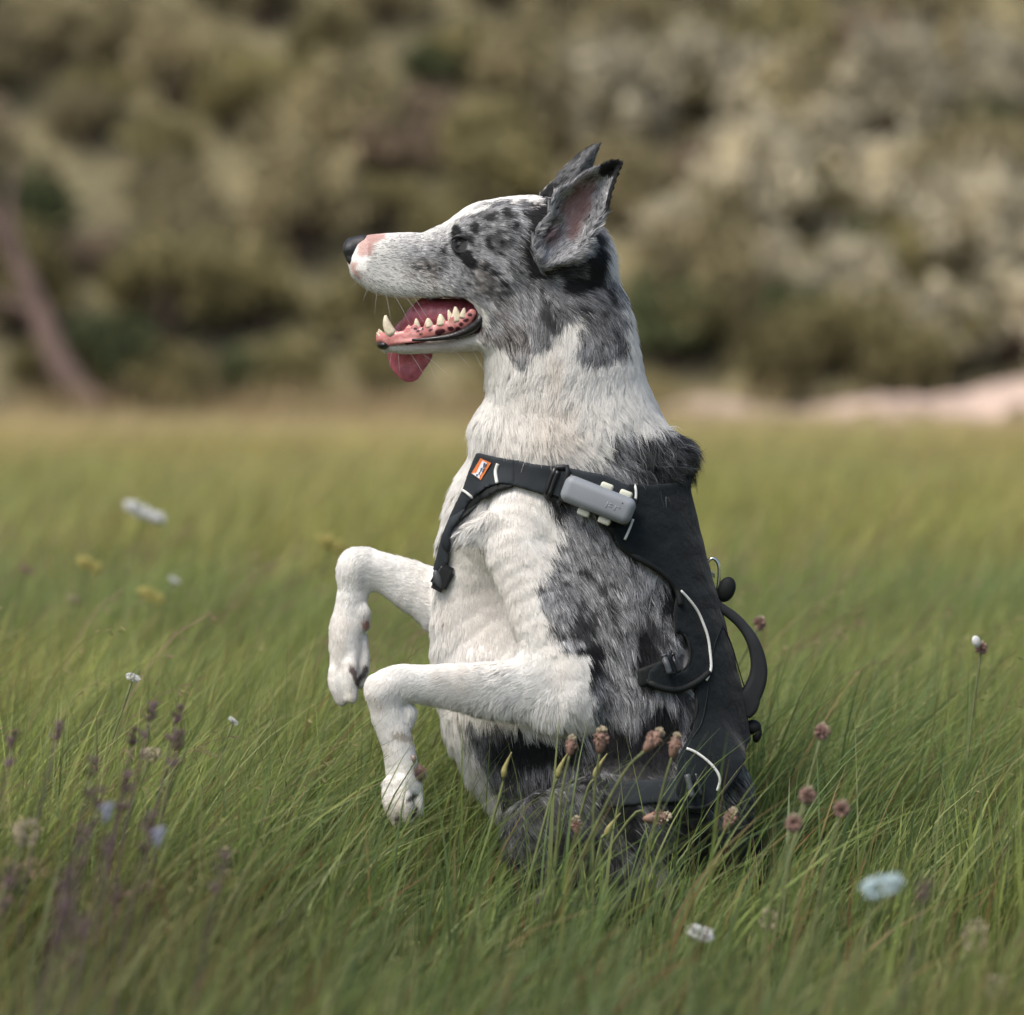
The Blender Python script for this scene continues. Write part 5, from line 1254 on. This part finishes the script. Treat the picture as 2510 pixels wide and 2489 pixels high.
SG = [(370, 1752, -.35, 0, 'sage spike at the top of the patch, left of the tallest one'), (434, 1760, -.35, 0, 'tallest sage spike, nearest to the dog\'s hanging paw'), (328, 1812, -.4, 0, 'sage spike just above the small cream flower'), (437, 1822, -.45, 0, 'taller sage spike, right of the small cream flower'),
      (226, 1890, -.6, 0, 'short sage spike left of the cream flower'), (312, 1925, -.55, 0, 'sage spike straight below the cream flower'), (240, 1965, -.65, 1, 'sage spike with a wide pale blue petal pointing right'), (366, 2025, -.7, 1, 'sage spike with a pale blue petal hanging down, lowest on the right of the patch'),
      (205, 2060, -.75, 0, 'blurred sage spike beside the one with the lowest blue petal'), (262, 2085, -.8, 0, 'blurred sage spike in the middle of the patch'), (545, 2122, -.8, 0, 'lone sage spike between the patch and the dog\'s thigh'), (160, 2165, -.95, 0, 'very blurred sage spike near the lower left corner'),
      (290, 2200, -1.0, 0, 'very blurred sage spike below the middle of the patch'), (150, 2245, -1.1, 0, 'darkest blurred sage spike, lowest of the patch'), (25, 2160, -.9, 0, 'blurred sage spike at the left edge'), (140, 1800, -.4, 0, 'thin sage spike near the left edge, above the others'), (30, 1822, -.45, 0, 'sage spike at the left edge, above the rest'), (198, 2290, -1.15, 0, 'faint sage spike at the foot of the patch'),
      (2265, 2195, -.9, 0, 'reddish dark spike right of the bluish white flower')]
for X, Y, d, blue, lab in SG:
    e, H, T = bud(X, Y, d - .25, .16, lab, GS, 'sage')
    if blue:
        for k_ in (0, 1):
            V, F = ellipsoid(H + np.array([.007, -.003, -.004 - .006 * k_]), (.0030, .002, .0062), 9, 6, ax=(.9 - .7 * k_, 0, .35 + .5 * k_)); link('petal', pymesh('petal', V, F), M_BLU, e)
def disc(X, Y, d, w_, h_, tilt, m, label, group=None, name='white_flower', n=110, lean=.2, seed=0):
    sd[0] += 1; H = W(X, Y, d); B = foot(X, Y, d, lean)
    e = empty(name, tuple(float(v) for v in B), label, 'flower', group); stalk(e, [B, (H + B) / 2 + np.array([-.01, 0, .01]), H], .0015, M_ST)
    rr = np.random.default_rng(sd[0] + seed); out = []; c, s = math.cos(tilt), math.sin(tilt)
    for i in range(n):
        u, v, q = rr.uniform(-1, 1), rr.uniform(-1, 1), rr.uniform(-1, 1)
        k = max(1, math.sqrt(u * u + v * v + q * q)); u /= k; v /= k; q /= k
        o = np.array([u * w_ * c + v * h_ * s, q * w_ * .8, -u * w_ * s + v * h_ * c])
        out.append(ellipsoid(H + o, (w_ * .09, w_ * .04, w_ * rr.uniform(.12, .24)), 5, 3, ax=rr.normal(0, 1, 3) + np.array([s, 0, .4])))
    V, F = join(out); link('flower_head', pymesh('flower_head', V, F), m, e)
disc(353, 1256, 2.0, .034, .0062, .42, M_WF, 'blurred flat white flower head beyond the raised paws, at left', n=150)
disc(326, 1661, .05, .0075, .0035, .35, M_WF, 'small white flower among the grass tips, left of the hanging paw')
disc(572, 1768, .05, .006, .0024, .7, M_WF, 'tiny white floret low in the grass below the hanging paw')
disc(370, 1849, -.35, .010, .006, 0, M_CRM, 'small cream flower between the purple sage spikes', name='cream_flower')
disc(64, 2041, -.75, .011, .011, 0, M_CRM, 'blurred cream flower near the left edge, above the dark spikes', name='cream_flower')
disc(1717, 2288, -.55, .013, .006, .25, M_WF, 'white flower in the grass in front of the dog\'s haunch')
disc(2160, 2172, -.95, .016, .007, -.28, M_BWF, 'large bluish white flower right of the dog in the low grass', n=150)
disc(1882, 2254, -.5, .008, .010, .1, M_CRM, 'small cream flower below right of the dog\'s haunch', name='cream_flower')
disc(2390, 2298, -.7, .011, .015, .1, M_CRM, 'blurred pale flower near the lower right corner', name='cream_flower')
disc(2440, 2420, -.9, .009, .010, .1, M_CRM, 'faint pale flower in the lower right corner', name='cream_flower')
e, H, T = bud(2405, 1590, .15, .1, 'white tipped brown bud standing above the grass at right', None, 'clover', r=.0065)
V, F = ellipsoid(W(2393, 1573, .14), (.0045, .0045, .0062), 12, 8, ax=(-.3, 0, 1)); link('petal', pymesh('petal', V, F), M_WF, e)
GC = 'pink clover heads right of the dog'
for X, Y, d, lab in ((2015, 1795, -.25, 'pink clover head highest in the grass right of the harness'), (1979, 1952, -.4, 'blurred pink clover head left of the lower pair'), (2063, 1985, -.4, 'pink clover head lowest on the right of the three near the haunch'), (1945, 2020, -.45, 'faint reddish clover head closest to the haunch')):
    bud(X, Y, d - .12, .2, lab, GC, 'clover', r=.0072)
bud(1861, 1530, .35, .35, 'pale pink seed head behind the harness handle', None, 'clover', r=.0075)
GFY = 'blurred yellow flowers beyond the raised paws'
for X, Y, d, r, m, lab in ((219, 1384, 1.1, .020, M_YF, 'blurred yellow flower left of centre, above the other'), (372, 1460, .9, .020, M_YF, 'blurred yellow flower below the first, nearer to the paw'), (812, 1332, 1.6, .026, M_YF, 'blurred orange yellow flower just above the raised far paw'), (67, 1397, 1.2, .012, M_PKF, 'faint pink flower at the left edge'), (427, 1422, 1.0, .009, M_WF, 'faint whitish flower above the lower yellow one'), (180, 1467, .8, .009, M_CRM, 'faint cream flower between the left edge and the yellow ones')):
    disc(X, Y, 1.3 + .2 * d, r * .95, r * .34, .45, m, lab, GFY if m is M_YF else None, name='meadow_flower')
